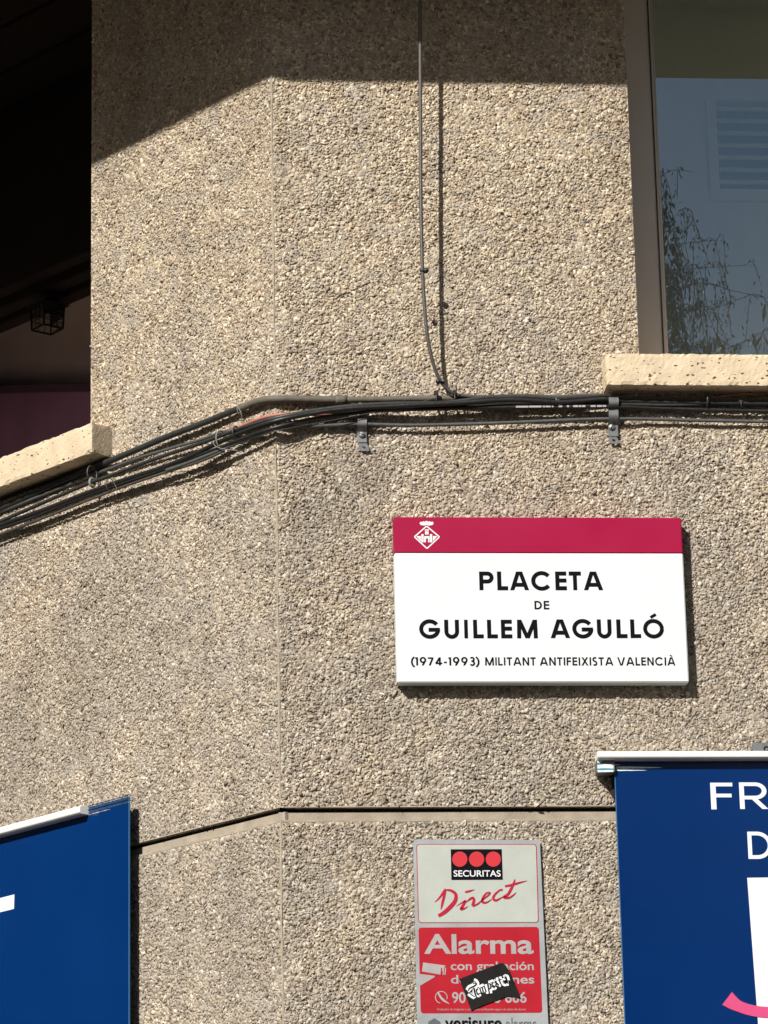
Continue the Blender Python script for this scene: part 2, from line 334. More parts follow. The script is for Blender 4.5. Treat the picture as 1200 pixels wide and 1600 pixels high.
# ---- sills
def rough_box(q, n, amp, seed):   # q: 8 corner points of a hexa (front quad, back quad); returns subdivided noisy bmesh -> mesh
    mb = MB(); mb.hexa(q[:4], q[4:]); me = bpy.data.meshes.new('window_sill'); me.from_pydata(mb.v, [], mb.f); bm = bmesh.new(); bm.from_mesh(me)
    bmesh.ops.recalc_face_normals(bm, faces=bm.faces)
    for _ in range(n):
        es = [e for e in bm.edges if e.calc_length() > .008]
        if not es: break
        bmesh.ops.bisect_edges(bm, edges=[], cuts=1) if False else bmesh.ops.subdivide_edges(bm, edges=es, cuts=1, use_grid_fill=True)
    r = random.Random(seed)
    sharp = set(v for e in bm.edges if e.calc_face_angle(0) > .7 for v in e.verts)
    for v in bm.verts:
        a = amp*(1.9 if v in sharp else .5)
        if v in sharp: v.co -= v.normal*abs(r.gauss(0, a))
        else: v.co += v.normal*r.gauss(0, a*.5)
    bm.to_mesh(me); bm.free(); return me
zt = ZS; zb = float(front(1080, 602, .046)[2])
x0 = float(front(947, 575, .046)[0]); x1 = XO1+.05
SP = .046
me = rough_box([FW(x0,zb,SP),FW(x1,zb,SP),FW(x1,zt,SP),FW(x0,zt,SP),FW(x0,zb,-.02),FW(x1,zb,-.02),FW(x1,zt,-.02),FW(x0,zt,-.02)], 7, .0009, 3)
o = link('window_sill', me, M_trav, B); o['label'] = 'travertine sill under the glazed window'
# full-depth bed of the sill inside the opening
MB().fbox(XO, XO1, ZS-.05, ZS-.002, -.30, -.02).build('sill_bed', M_trav, B)
u0 = uof(side(143.5, 690, .048)); zl1 = float(side(120, 668.6, .048)[2]); zl0 = float(side(60, 738, .048)[2])
u1 = UO1+.05; SQ = .048
# sill is inserted against the wall: its right end stands past the opening edge
me = rough_box([SW(u1,zl0,SQ),SW(u0,zl0,SQ),SW(u0,zl1,SQ),SW(u1,zl1,SQ),SW(u1,zl0,-.02),SW(u0,zl0,-.02),SW(u0,zl1,-.02),SW(u1,zl1,-.02)], 7, .0009, 5)
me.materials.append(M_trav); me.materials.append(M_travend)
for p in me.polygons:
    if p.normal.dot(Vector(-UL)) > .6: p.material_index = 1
o = link('window_sill', me, None, B); o['label'] = 'travertine sill of the dark opening, worn and shaded darker in colour at its end'
MB().sbox(UO, UO1, ZSL-.05, zl1-.002, -.30, -.02).build('sill_bed', M_trav, B)
SILLS = dict(x0=x0, zt=zt, zb=zb, u0=u0, zl1=zl1, zl0=zl0)

# ---- glazed window on the front face
FY = .10
fx1 = float(front(1029, 273, -FY)[0]); fxm = float(front(985, 273, -FY)[0])
mb = MB()
mb.fbox(XO, XO+.007, ZS, ZSLAB-.001, -.17, -FY-.012); mb.fbox(XO+.007, fx1, ZS, ZSLAB-.001, -.16, -FY)
mb.fbox(XO1-.05, XO1, ZS, ZSLAB-.001, -.16, -FY); mb.fbox(fx1, XO1-.05, ZSLAB-.014, ZSLAB-.001, -.16, -FY); mb.fbox(fx1, XO1-.05, ZS, ZS+.012, -.16, -FY)
w = mb.build('window', M_alu, B, bevel=.0012)
mb = MB(); mb.fbox(XO+.0005, XO+.006, ZS-.003, ZSLAB-.001, -.3685, -.172); mb.build('bounce_reveal', M_vent, w)  # white reveals added to bounce light onto the vent panel
mb = MB(); mb.fbox(XO1-.006, XO1-.0005, ZS-.003, ZSLAB-.001, -.3685, -.162); mb.build('bounce_reveal', M_vent, w)
mb = MB(); mb.fbox(XO+.007, XO1-.007, ZSLAB-.006, ZSLAB-.001, -.3685, -.162); mb.build('bounce_reveal', M_vent, w)
mb = MB(); mb.fbox(XO+.007, XO1-.007, ZS-.0015, ZS+.003, -.301, -.162); mb.build('bounce_ledge', M_vent, w)  # white ledge added to bounce sun up at the panel
mb = MB(); mb.fbox(XO-.2, XO1+.25, ZS-.04, ZS-.004, -.368, -.302); mb.build('bounce_sill', M_vent, w)  # white sill added as a reflector below the sight line
mb = MB(); mb.fbox(XO-.2, XO1+.25, 4.9, 4.95, -.60, -.302); mb.build('bounce_ceiling', M_vent, w)  # unseen white ceiling added for further bounce
mb = MB(); mb.fbox(fx1-.007, fx1-.0045, ZS+.012, ZSLAB-.014, -FY, -FY+.0018); mb.build('gasket', M_gasket, w)
mb = MB(); mb.fbox(fx1-.003, fx1+.0035, ZS+.012, ZSLAB-.014, -.143, -FY-.004); mb.build('glazing_bead', M_alu, w)
mb = MB().add([FW(fx1, ZS+.011, -.140), FW(XO1-.05, ZS+.011, -.140), FW(XO1-.05, ZSLAB-.039, -.140), FW(fx1, ZSLAB-.039, -.140)], [(0,1,2,3)])
mb.build('pane', M_glass, w, recalc=False)
# ---- white panel with a louvre behind the glass
VD = .37
def vp(x, y): p = front(x, y, -VD); return float(p[0]), float(p[2])
lx0, lz1 = vp(1118, 159); _, lz0 = vp(1118, 296); lx1 = lx0+.24
V = empty('ventilation_panel', FW(lx0+.1, lz0-.3, -VD), 'white panel with a louvred vent standing behind the window glass', 'vent')
mb = MB(); mb.fbox(XO-.25, lx0, ZS-.4, 4.9, -VD-.02, -VD); mb.fbox(lx1, XO1+.3, ZS-.4, 4.9, -VD-.02, -VD)
mb.fbox(lx0, lx1, ZS-.4, lz0, -VD-.02, -VD); mb.fbox(lx0, lx1, lz1, 4.9, -VD-.02, -VD); mb.build('panel', M_vent, V)
gx0, gz1 = vp(1101, 140); gz0 = vp(1101, 315)[1]; gx1 = lx1+(lx0-gx0)
mb = MB(); mb.fbox(gx0, gx1, lz1+.0008, gz1, -VD, -VD+.006); mb.fbox(gx0, gx1, gz0, lz0-.0008, -VD, -VD+.006); mb.fbox(gx0, lx0-.0008, lz0-.0008, lz1+.0008, -VD, -VD+.006); mb.fbox(lx1+.0008, gx1, lz0-.0008, lz1+.0008, -VD, -VD+.006)
mb.build('frame', M_vent, V, bevel=.001)
MB().fbox(lx0-.01, lx1+.01, lz0-.01, lz1+.01, -VD-.14, -VD-.11).build('cavity', M_dark, V)
sz = (lz1-lz0)/7.2
slat0 = None
for i in range(7):
    z = lz1-sz*.55-i*sz
    mb = MB(); mb.hexa([FW(lx0,z-.0075,-VD+.006),FW(lx1,z-.0075,-VD+.006),FW(lx1,z-.0062,-VD+.0085),FW(lx0,z-.0062,-VD+.0085)],
                       [FW(lx0,z+.0035,-VD-.004),FW(lx1,z+.0035,-VD-.004),FW(lx1,z+.0048,-VD-.002),FW(lx0,z+.0048,-VD-.002)]); mb.build('slat', M_vent, V)
for i in range(9):
    x = lx0+.012+i*(lx1-lx0)/9; MB().fbox(x, x+.006, lz0, lz1, -VD-.05, -VD-.045).build('grille_bar', M_dark, V)

# ---- recess, board ceiling and back wall built in place of a dark window reflection
DD = .85
zj = ZSLAB
mb = MB(); mb.sbox(UO-.45, UO1+.6, 3.0, ZCL, -DD-.1, -DD); mb.build('recess_back_wall', M_mauve, B)
for q in ((UO1+.5, UO1+.6, -TH), (UO-.45, UO-.35, -TH-.001)):
    mb = MB(); mb.sbox(q[0], q[1], 3.0, ZCL, -DD, q[2]); mb.build('recess_side_wall', M_mauve, B)
mb = MB(); mb.sbox(UO-.45, UO1+.6, 3.45, 3.55, -DD, -TH-.001); mb.build('recess_bounce_floor', M_trav, B)  # unseen floor, raised and pale to bounce sun onto the recess walls
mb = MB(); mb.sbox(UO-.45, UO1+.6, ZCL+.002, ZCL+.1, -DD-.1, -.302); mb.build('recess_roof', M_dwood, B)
n = 6
for i in range(n):
    a = DD*i/n; b = DD*(i+1)/n-.006
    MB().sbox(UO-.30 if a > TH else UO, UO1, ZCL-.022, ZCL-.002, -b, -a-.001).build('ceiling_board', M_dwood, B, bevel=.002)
LD = .45
zbm = float(side(71, 492, -(LD+.06))[2])
for k_, (d0, d1_, dz) in enumerate(((LD-.06, LD-.022, .030), (LD-.020, LD+.02, .012), (LD+.022, LD+.06, 0))):
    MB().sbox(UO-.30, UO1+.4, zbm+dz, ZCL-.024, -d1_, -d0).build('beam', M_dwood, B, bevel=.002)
# purple cloth hung in front of the back wall, with soft folds
CD = DD-.05
pa = side(142, 603, -CD); pb = side(0, 606, -CD); ua, ub = uof(pa), uof(pb); za, zb_ = pa[2], pb[2]
mb = MB(); nu, nz = 60, 10; ue0, ue1 = ua-.3, ub+.5
for i in range(nu+1):
    u = ue0+(ue1-ue0)*i/nu; zt_ = za+(zb_-za)*(u-ua)/(ub-ua); wv = .006*math.sin(u*31)+.004*math.sin(u*73+1)
    for k in range(nz+1):
        mb.v.append(tuple(SW(u, zt_-(zt_-3.56)*k/nz, -CD+wv*(.3+.7*k/nz))))
for i in range(nu):
    for k in range(nz): a = i*(nz+1)+k; mb.f.append((a, a+1, a+nz+2, a+nz+1))
cl = empty('purple_cloth', SW((ua+ub)/2, 3.56, -CD), 'dark purple cloth in the opening, in place of a reflected purple band', 'cloth')
mb.build('sheet', M_purple, cl, smooth=True)
mb = MB(); pts = [SW(ue0+(ue1-ue0)*i/20, za+(zb_-za)*((ue0+(ue1-ue0)*i/20)-ua)/(ub-ua)-.006, -CD+.006) for i in range(21)]
hp = [np.array(p) for p in pts]
for i in range(20):
    a, b = hp[i], hp[i+1]; up = np.array([0, 0, .009]); nn = NL*.004
    mb.hexa([a-up, b-up, b+up, a+up], [a-up+nn, b-up+nn, b+up+nn, a+up+nn])
mb.build('hem', mat('dark_purple_hem', (.09,.04,.08), .9), cl)

# ---- lantern hung in the opening in place of its reflection
lc = side(74, 527, -LD); k = 1/790.0
Lt = empty('lantern', lc, 'small black iron lantern with glazed sides hung in the opening in place of its reflection', 'lantern')
ang = R_(33); cx, cy, cz = lc; hw = .0255; ht, hb = .024, -.025; cz = zbm-.002-ht-.019
def rp(a, b, z, s=1.0):
    return np.array([cx+(a*math.cos(ang)-b*math.sin(ang))*hw*s, cy+(a*math.sin(ang)+b*math.cos(ang))*hw*s, cz+z])
cs = [(-1,-1),(1,-1),(1,1),(-1,1)]
mb = MB()
for a, b in cs: tube_mb(mb, [rp(a,b,hb,.92), rp(a,b,ht)], .0021, 6)
for s, z in ((.92, hb), (1, ht)):
    for i in range(4): tube_mb(mb, [rp(*cs[i], z, s), rp(*cs[(i+1) % 4], z, s)], .0023, 6)
mb.build('frame', M_iron, Lt)
mb = MB()
for i in range(4):
    p, q = cs[i], cs[(i+1) % 4]
    for f_ in (1/3, 2/3): tube_mb(mb, [rp(p[0]+(q[0]-p[0])*f_, p[1]+(q[1]-p[1])*f_, hb, .92), rp(p[0]+(q[0]-p[0])*f_, p[1]+(q[1]-p[1])*f_, ht)], .0008, 5)
    for z in (-.006, .009): tube_mb(mb, [rp(*p, z, .96), rp(*q, z, .96)], .0008, 5)
mb.build('glazing_bar', M_iron, Lt)
mb = MB()
for i in range(4): p, q = cs[i], cs[(i+1) % 4]; mb.add([rp(*p, hb, .90), rp(*q, hb, .90), rp(*q, ht, .97), rp(*p, ht, .97)], [(0,1,2,3)])
mb.build('pane', M_lglass, Lt, recalc=False)
mb = MB(); top = [rp(a, b, ht+.001, 1.35) for a, b in cs] + [rp(a, b, ht+.019, .25) for a, b in cs]
mb.add(top, [(3,2,1,0),(4,5,6,7),(0,1,5,4),(1,2,6,5),(2,3,7,6),(3,0,4,7)]); mb.build('cap', M_iron, Lt)
mb = MB(); tube_mb(mb, [(cx, cy, cz+ht+.018), (cx, cy, zbm+.014)], .0022, 8); mb.build('rod', M_iron, Lt)

# ---- pebbles: every stone real geometry, joined (past counting)
def vnoise(P, s, seed):
    r = np.random.default_rng(seed); g = r.random((64, 64)); q = P*s+17; i = np.floor(q).astype(int); f = q-i; f = f*f*(3-2*f)
    a = g[i[:,0] % 64, i[:,1] % 64]; b = g[(i[:,0]+1) % 64, i[:,1] % 64]; c = g[i[:,0] % 64, (i[:,1]+1) % 64]; d = g[(i[:,0]+1) % 64, (i[:,1]+1) % 64]
    return (a*(1-f[:,0])+b*f[:,0])*(1-f[:,1])+(c*(1-f[:,0])+d*f[:,0])*f[:,1]
bm = bmesh.new(); bmesh.ops.create_icosphere(bm, subdivisions=1, radius=1); ICOV = np.array([v.co[:] for v in bm.verts]); ICOF = np.array([[v.index for v in f.verts] for f in bm.faces if f.calc_center_median().z > -.5]); bm.free()
def pebbles(name, a0, a1, z0, z1, reject, ax, nz_, seed, sp=.0046):
    r = np.random.default_rng(seed)
    na = int((a1-a0)/sp); nzz = int((z1-z0)/(sp*.87)); A, Z = np.meshgrid(np.arange(na), np.arange(nzz)); A = A.ravel(); Z = Z.ravel()
    P = np.stack([a0+(A+.5*(Z % 2))*sp, z0+Z*sp*.87], 1) + r.normal(0, sp*.26, (len(A), 2))
    keep = ~reject(P[:,0], P[:,1]); P = P[keep]; n = len(P)
    smear = .55*vnoise(P, 18, seed+1)+.45*vnoise(P, 55, seed+2)
    big = .6*vnoise(P, 4.2, seed+8)+.4*vnoise(P, 11, seed+9)
    sink = np.clip((smear-.60+.30*(big-.5))*8, 0, 1.15)
    dens = vnoise(P, 7, seed+5)
    rad = r.lognormal(math.log(.00240), .30, n).clip(.0012, .0048)*(.92+.16*dens)
    el = r.uniform(1.0, 1.7, n); fl = r.uniform(.24, .48, n); th = r.uniform(0, math.pi, n)
    v = ICOV[None]*(1+r.normal(0, .22, (n, 12, 1)))
    v = v*np.stack([rad*el, rad/el**.5, rad*fl], 1)[:, None, :]
    tx = r.normal(0, .36, n); ty = r.normal(0, .36, n)
    y = v[:,:,1]*np.cos(tx)[:,None]-v[:,:,2]*np.sin(tx)[:,None]; z = v[:,:,1]*np.sin(tx)[:,None]+v[:,:,2]*np.cos(tx)[:,None]; x = v[:,:,0]
    x2 = x*np.cos(ty)[:,None]+z*np.sin(ty)[:,None]; z = -x*np.sin(ty)[:,None]+z*np.cos(ty)[:,None]; x = x2
    X = x*np.cos(th)[:,None]-y*np.sin(th)[:,None]+P[:,0][:,None]; Y = x*np.sin(th)[:,None]+y*np.cos(th)[:,None]+P[:,1][:,None]
    off = z + (r.normal(.0002, .0005, n)-sink*rad*fl*.8)[:,None]
    W3 = X[...,None]*ax + off[...,None]*nz_ + Y[...,None]*np.array([0, 0, 1.0])
    W3 = W3.reshape(-1, 3); Fc = (ICOF[None]+(np.arange(n)*12)[:,None,None]).reshape(-1, 3)
    me = bpy.data.meshes.new(name); me.vertices.add(len(W3)); me.vertices.foreach_set('co', W3.astype(np.float32).ravel())
    me.loops.add(Fc.size); me.loops.foreach_set('vertex_index', Fc.astype(np.int32).ravel()); me.polygons.add(len(Fc))
    me.polygons.foreach_set('loop_start', np.arange(0, Fc.size, 3, dtype=np.int32)); me.polygons.foreach_set('loop_total', np.full(len(Fc), 3, np.int32))
    me.update(calc_edges=True); me.validate()
    o = link(name, me, M_peb, B); o['kind'] = 'stuff'; return n
gm = .0045
def rej_f(x, z):
    j = .0016*np.sin(x*900)+.0014*np.sin(x*377)
    return ((z > ZG0-gm-.002+j) & (z < ZG1+gm-.001+j*.5)) | ((x > XO-.003) & (z > ZS-.01)) | ((x > SILLS['x0']-.002) & (z > SILLS['zb']-.002) & (z < ZS+.003)) | (x < .0034)
def rej_s(u, z):
    j = .0016*np.sin(u*900)+.0014*np.sin(u*377)
    return ((z > ZG0-gm-.002+j) & (z < ZG1+gm-.001+j*.5)) | ((u > UO-.003) & (z > ZSL-.01)) | ((u > SILLS['u0']-.002) & (z > SILLS['zl0']-.002) & (z < SILLS['zl1']+.003)) | (u < .0026)
n1 = pebbles('pebbledash', 0, .98, 2.38, ZSLAB, rej_f, np.array([1.0, 0, 0]), np.array([0, -1.0, 0]), 21)
n2 = pebbles('pebbledash', 0, .88, 2.38, ZCL-.12, rej_s, UL, NL, 41)
print('pebbles', n1, n2)

# ------------------------------------------------------------------ print helpers (flat lettering and shapes laid on a face)
class Print:
    """collects flat shapes given in survey pixels on one face plane; each shape sits a hair above the last"""
    def __init__(s, face, off): s.mb = MB(); s.face = face; s.off = off; s.k = 0
    def nexto(s): s.k += 1; return s.off + (s.k % 20)*1.2e-5
    def poly(s, pts):
        o = s.nexto(); s.mb.poly([s.face(x, y, o) for x, y in pts]); return s
    def build(s, name, m, parent): return s.mb.build(name, m, parent, recalc=False)
def clip(poly, axis, val, keep_less):
    out = []
    for i in range(len(poly)):
        a, b = poly[i], poly[(i+1) % len(poly)]
        ia = (a[axis] <= val) == keep_less or a[axis] == val; ib = (b[axis] <= val) == keep_less or b[axis] == val
        if ia: out.append(a)
        if ia != ib:
            t = (val-a[axis])/(b[axis]-a[axis]); out.append((a[0]+(b[0]-a[0])*t, a[1]+(b[1]-a[1])*t))
    return out
def ribbon(pts, w, taper=None):
    n = len(pts); L, R = [], []
    for i in range(n):
        a = pts[max(i-1, 0)]; b = pts[min(i+1, n-1)]; dx, dy = b[0]-a[0], b[1]-a[1]; l = math.hypot(dx, dy) or 1
        ww = (w if taper is None else taper[i])/2; k = 1
        if 0 < i < n-1:
            p, q = pts[i], pts[i+1]; e = math.hypot(q[0]-p[0], q[1]-p[1]) or 1; c = abs((dx*(q[0]-p[0])+dy*(q[1]-p[1]))/(l*e)); k = 1/max(c, .5)
        L.append((pts[i][0]-dy/l*ww*k, pts[i][1]+dx/l*ww*k)); R.append((pts[i][0]+dy/l*ww*k, pts[i][1]-dx/l*ww*k))
    return [[L[i], L[i+1], R[i+1], R[i]] for i in range(n-1)]
def arc(cx, cy, rx, ry, a0, a1, n=22): return [(cx+rx*math.cos(R_(a0+(a1-a0)*i/n)), cy+ry*math.sin(R_(a0+(a1-a0)*i/n))) for i in range(n+1)]
# geometric sans, cap height 1, w = stroke
def glyph(ch, w):
    h = w/2; S_ = []; C_ = []          # S_ ribbons; C_ clipped ribbons
    acc = {'Ó': ('O', 1), 'À': ('A', -1)}.get(ch)
    base = acc[0] if acc else ch
    Wd = dict(A=.99, C=1.04, D=.80, E=.60, F=.56, G=1.12, I=w, L=.56, M=1.12, N=.82, O=1.12, P=.77, R=.78, S=.60, T=.66, U=.78, V=.95, X=.84)
    W_ = Wd.get(base, {'1': .28, '9': .68, '7': .60, '4': .70, '3': .60, '(': .28, ')': .28, '-': .30}.get(base, .5))
    if base == 'I': S_.append([(h,0),(h,1)])
    elif base == 'L': S_ += [[(h,0),(h,1)], [(w,h),(W_,h)]]
    elif base == 'E': S_ += [[(h,0),(h,1)], [(w,h),(W_,h)], [(w,1-h),(W_-.01,1-h)], [(w,.52),(W_-.01,.52)]]
    elif base == 'F': S_ += [[(h,0),(h,1)], [(w,1-h),(W_,1-h)], [(w,.52),(W_-.03,.52)]]
    elif base == 'T': S_ += [[(0,1-h),(W_,1-h)], [(W_/2,0),(W_/2,1-w)]]
    elif base in 'AV':
        d = [[(h*.95,-.1),(W_/2,1.0+.02)], [(W_-h*.95,-.1),(W_/2,1.02)]]
        d = [[(h*1.05-.05,-.1),(W_/2-h*.15,1.1)], [(W_-h*1.05+.05,-.1),(W_/2+h*.15,1.1)]]
        if base == 'V': d = [[(x,1-y) for x, y in q] for q in d]
        C_ += d
        if base == 'A': S_.append([(W_*.22,.29),(W_*.78,.29)])
    elif base == 'M':
        S_ += [[(h+.01,0),(h+.03,1)], [(W_-h-.01,0),(W_-h-.03,1)]]; C_ += [[(h*.9,1.1),(W_/2,.02)], [(W_-h*.9,1.1),(W_/2,.02)]]
    elif base == 'N': S_ += [[(h,0),(h,1)], [(W_-h,0),(W_-h,1)]]; C_.append([(h*.6,1.06),(W_-h*.6,-.06)])
    elif base == 'X': C_ += [[(h*.8-.05,-.1),(W_-h*.8+.02,1.1)], [(W_-h*.8+.05,-.1),(h*.8-.02,1.1)]]
    elif base == 'O': S_.append(arc(W_/2,.5,W_/2-h,.525-h,0,360,40))
    elif base == 'C': S_.append(arc(.55,.5,.55-h,.525-h,38,322,32))
    elif base == 'G': S_ += [arc(.56,.5,.56-h,.525-h,35,357,34), [(.50,.46),(1.12-h*.2,.46)]]
    elif base == 'U': S_ += [[(h,1),(h,.36)]+arc(W_/2,.36,W_/2-h,.385-h,180,360,18)+[(W_-h,1)]]
    elif base == 'D': S_ += [[(h,0),(h,1)], [(w,h)]+arc(.32,.5,W_-.32-h,.5-h,-90,90,18)+[(w,1-h)]]
    elif base in 'PR':
        S_ += [[(h,0),(h,1)], [(w,.36+h)]+arc(W_-.33,.68,.33-h,.32-h,-90,90,14)+[(w,1-h)]]
        if base == 'R': C_.append([(W_*.52,.40),(W_-h*.7+.07,-.1)])
    elif base == 'S': S_.append(arc(W_/2,.74,W_/2-h,.27-h*.5-.02,35,250,16)+arc(W_/2,.27,W_/2-h,.27-h*.5,70,-145,16))
    elif base == '1': S_ += [[(W_-h,0),(W_-h,1)], [(0,1-h),(W_-w,1-h)]]
    elif base == '7': S_.append([(0,1-h),(W_-h*.6,1-h)]); C_.append([(W_-h,1-w*.4),(W_*.22,-.1)])
    elif base == '4': S_ += [[(W_-w*1.3,0),(W_-w*1.3,1)], [(0,.26),(W_,.26)]]; C_.append([(h*.6,.26),(W_-w*1.1,1.05)])
    elif base == '9': S_ += [arc(W_/2,.67,W_/2-h,.34-h*.6,0,360,26)]; C_.append([(W_-h*.9,.62),(W_*.36,-.1)])
    elif base == '3': S_.append(arc(W_/2-.01,.75,W_/2-h-.03,.26-h*.5,150,-90,16)+arc(W_/2-.01,.27,W_/2-h,.28-h*.5,90,-150,18))
    elif base == '(': S_.append(arc(.55+h,.43,.55,.70,120,240,14))
    elif base == ')': S_.append(arc(.28-.55-h,.43,.55,.70,60,-60,14))
    elif base == '-': S_.append([(0,.38),(W_,.38)])
    quads = []
    for q in S_: quads += ribbon(q, w)
    for q in C_:
        for p in ribbon(q, w):
            p = clip(p, 1, 0.0, False); p = clip(p, 1, 1.0, True) if p else p
            if p and len(p) > 2: quads.append(p)
    if acc:
        quads += ribbon([(W_/2-.14*acc[1]*1.0, 1.10), (W_/2+.16*acc[1], 1.10+.17)] if acc[1] > 0 else [(W_/2+.14, 1.10), (W_/2-.14, 1.27)], w*.75)
    return quads, W_
def glyph_text(pr, text, x0, x1, ytop, ybase, w=.2, gap=.2, space=.45, exact=None):
    """text on a metric box: survey pixels x0..x1 at mid height, cap top and baseline"""
    ym = (ytop+ybase)/2; xm = (x0+x1)/2; P0 = pr.face(x0, ym, pr.off); P1 = pr.face(x1, ym, pr.off); T = pr.face(xm, ytop, pr.off)[2]; Bz = pr.face(xm, ybase, pr.off)[2]
    nrm = np.array([0, -1, 0]) if pr.face is front else NL
    gl = []; x = 0
    for i, c in enumerate(text):
        if c == ' ': x += space; continue
        q, wd = glyph(c, w); gl.append((q, x)); x += wd + gap
    tot = x-gap
    for q, gx in gl:
        for p in q:
            o = pr.nexto()-pr.off
            pts = []
            for (a, b) in p:
                X = P0+(P1-P0)*((a+gx)/tot); X = X.copy(); X[2] = Bz+(T-Bz)*b + (P1[2]-P0[2])*((a+gx)/tot-.5); pts.append(X+nrm*o)
            pr.mb.poly(pts)
def font_text(text, x0, x1, ytop, ybase, off, name, m, parent, bold=0.0, shear=0, rot=0):
    cu = bpy.data.curves.new('t', 'FONT'); cu.body = text; cu.size = 1; cu.offset = bold; cu.shear = shear; ob = bpy.data.objects.new('t', cu); COL.objects.link(ob)
    bpy.context.view_layer.update(); me = bpy.data.meshes.new_from_object(ob.evaluated_get(bpy.context.evaluated_depsgraph_get()))
    bpy.data.objects.remove(ob); bpy.data.curves.remove(cu); me.name = name
    v = np.array([q.co[:] for q in me.vertices]); mn, mx = v[:,0].min(), v[:,0].max(); CAP = .70+bold
    ym = (ytop+ybase)/2; P0, P1 = front(x0, ym, off), front(x1, ym, off); T, Bz = front((x0+x1)/2, ytop, off)[2], front((x0+x1)/2, ybase, off)[2]
    for q in me.vertices:
        a = (q.co.x-mn)/(mx-mn); q.co = Vector((P0[0]+(P1[0]-P0[0])*a, -off, Bz+(T-Bz)*(q.co.y+bold)/(CAP+bold)+(P1[2]-P0[2])*(a-.5)))
    return link(name, me, m, parent)
def rrect(x0, y0, x1, y1, r, n=5):
    out = []
    for (cx, cy, a) in ((x1-r, y0+r, -90), (x1-r, y1-r, 0), (x0+r, y1-r, 90), (x0+r, y0+r, 180)): out += arc(cx, cy, r, r, a, a+90, n)
    return out
def quadmap(c, p):  # c: TL,TR,BR,BL ; p in 0..1
    (a, b) = p; t = [c[0][i]*(1-a)+c[1][i]*a for i in (0, 1)]; u = [c[3][i]*(1-a)+c[2][i]*a for i in (0, 1)]; return (t[0]*(1-b)+u[0]*b, t[1]*(1-b)+u[1]*b)

# ------------------------------------------------------------------ street name sign
ST = .030
q = [front(615.5, 808, ST), front(1064.5, 808.5, ST), front(1076.5, 1066, ST), front(620, 1066, ST)]
sx0 = (q[0][0]+q[3][0])/2; sx1 = (q[1][0]+q[2][0])/2; sz1 = (q[0][2]+q[1][2])/2; sz0 = (q[2][2]+q[3][2])/2
sband = float(front(840, 864.3, ST)[2])
SG = empty('street_sign', FW((sx0+sx1)/2, sz0, 0), 'white rectangular street-name sign with a crimson top band, fixed beside the corner', 'sign')
MB().fbox(sx0, sx1, sz0, sband, .004, ST).build('body', M_white, SG, bevel=.0015)
MB().fbox(sx0, sx1, sband+.0001, sz1, .004, ST).build('header_band', M_crim, SG, bevel=.0015)
pr = Print(front, ST+.0003)
for c, a, b in (('P',748.8,771.3),('L',776.8,793.5),('A',797.1,825.9),('C',829.9,861.1),('E',867.6,885.3),('T',888.9,907.9),('A',912.3,941.6)): glyph_text(pr, c, a, b, 893, 922.2, .215)
glyph_text(pr, 'DE', 835.1, 858.2, 938.8, 952.2, .19)
for c, a, b in (('G',654.9,687.9),('U',694.2,717.2),('I',725.3,731),('L',739.3,755.6),('L',761.1,777.6),('E',782.8,800.2),('M',807.3,840.3)): glyph_text(pr, c, a, b, 968.3, 997.4, .215)
for c, a, b in (('A',860.5,889.9),('G',894.1,927.1),('U',932.8,955.4),('L',963.1,980),('L',984.8,1001.4),('Ó',1004.9,1037.3)): glyph_text(pr, c, a, b, 967.8, 997.0, .215)
for tx, a, b in (('(1974-1993)',642,749.3),('MILITANT',757.8,837),('ANTIFEIXISTA',843.5,958),('VALENCIÀ',964.8,1055)): glyph_text(pr, tx, a, b, 1027.0, 1039.8, .19, gap=.17)
pr.build('lettering', M_black, SG)
pr = Print(front, ST+.0003)
zc = lambda x, y: (640+x/20, 800+y/20)
for i in range(4):
    D_ = [(150,775),(532,440),(932,778),(543,1140)]; a, b = D_[i], D_[(i+1) % 4]
    for p in ribbon([zc(*a), zc(*b)], 1.9): pr.poly(p)
pr.poly([zc(*p) for p in [(320,330),(350,300),(395,320),(430,285),(475,305),(530,275),(590,305),(635,285),(670,320),(715,300),(748,335),(745,375),(715,405),(600,425),(540,400),(460,425),(350,405),(320,375)]])
for bx in ((368,692,438,948),(636,692,706,948),(455,752,508,948),(578,752,622,948),(508,752,578,826),(475,542,602,582),(482,602,592,700)):
    a, b, c, d = bx; pr.poly([zc(a,b), zc(c,b), zc(c,d), zc(a,d)])
pr.poly([zc(210,755), zc(352,750), zc(352,925)]); pr.poly([zc(728,750), zc(868,755), zc(728,925)])
pr.build('coat_of_arms', M_wprint, SG)

# ------------------------------------------------------------------ blue shop board on the front face
BO = .032
xb0 = float(front(969, 1395, BO)[0]); zbt = float(front(1080, 1186, BO)[2]); xb1 = xb0+.95
BD = empty('shop_sign', FW((xb0+xb1)/2, 1.6, 0), 'dark blue shop board with white capitals under the street-name sign', 'sign')
MB().fbox(xb0, xb1, 1.7, zbt, BO-.004, BO).build('board', M_blue, BD)
MB().fbox(xb0-.0013, xb0-.0001, 1.7, zbt, BO-.0045, BO+.0002).build('board_edge', M_bluedge, BD)
pr = Print(front, BO+.0003)
glyph_text(pr, 'F', 1110.5, 1145, 1223, 1264.6, .135); glyph_text(pr, 'R', 1155.5, 1198, 1222.5, 1264, .135); glyph_text(pr, 'D', 1168.5, 1206, 1299.5, 1342, .135)
pr.build('lettering', M_wprint, BD)
pr = Print(front, BO+.0003); pr.poly([(1167.5,1371.5),(1290,1370),(1300,1720),(1190.5,1720),(1184.5,1600)])
pr.build('white_block', M_wprint, BD)
pr = Print(front, BO+.0012)
cpts = spline([(1136,1560,0),(1150,1570,0),(1168,1577,0),(1190,1581,0),(1225,1582,0),(1280,1578,0)], 4); m_ = len(cpts)
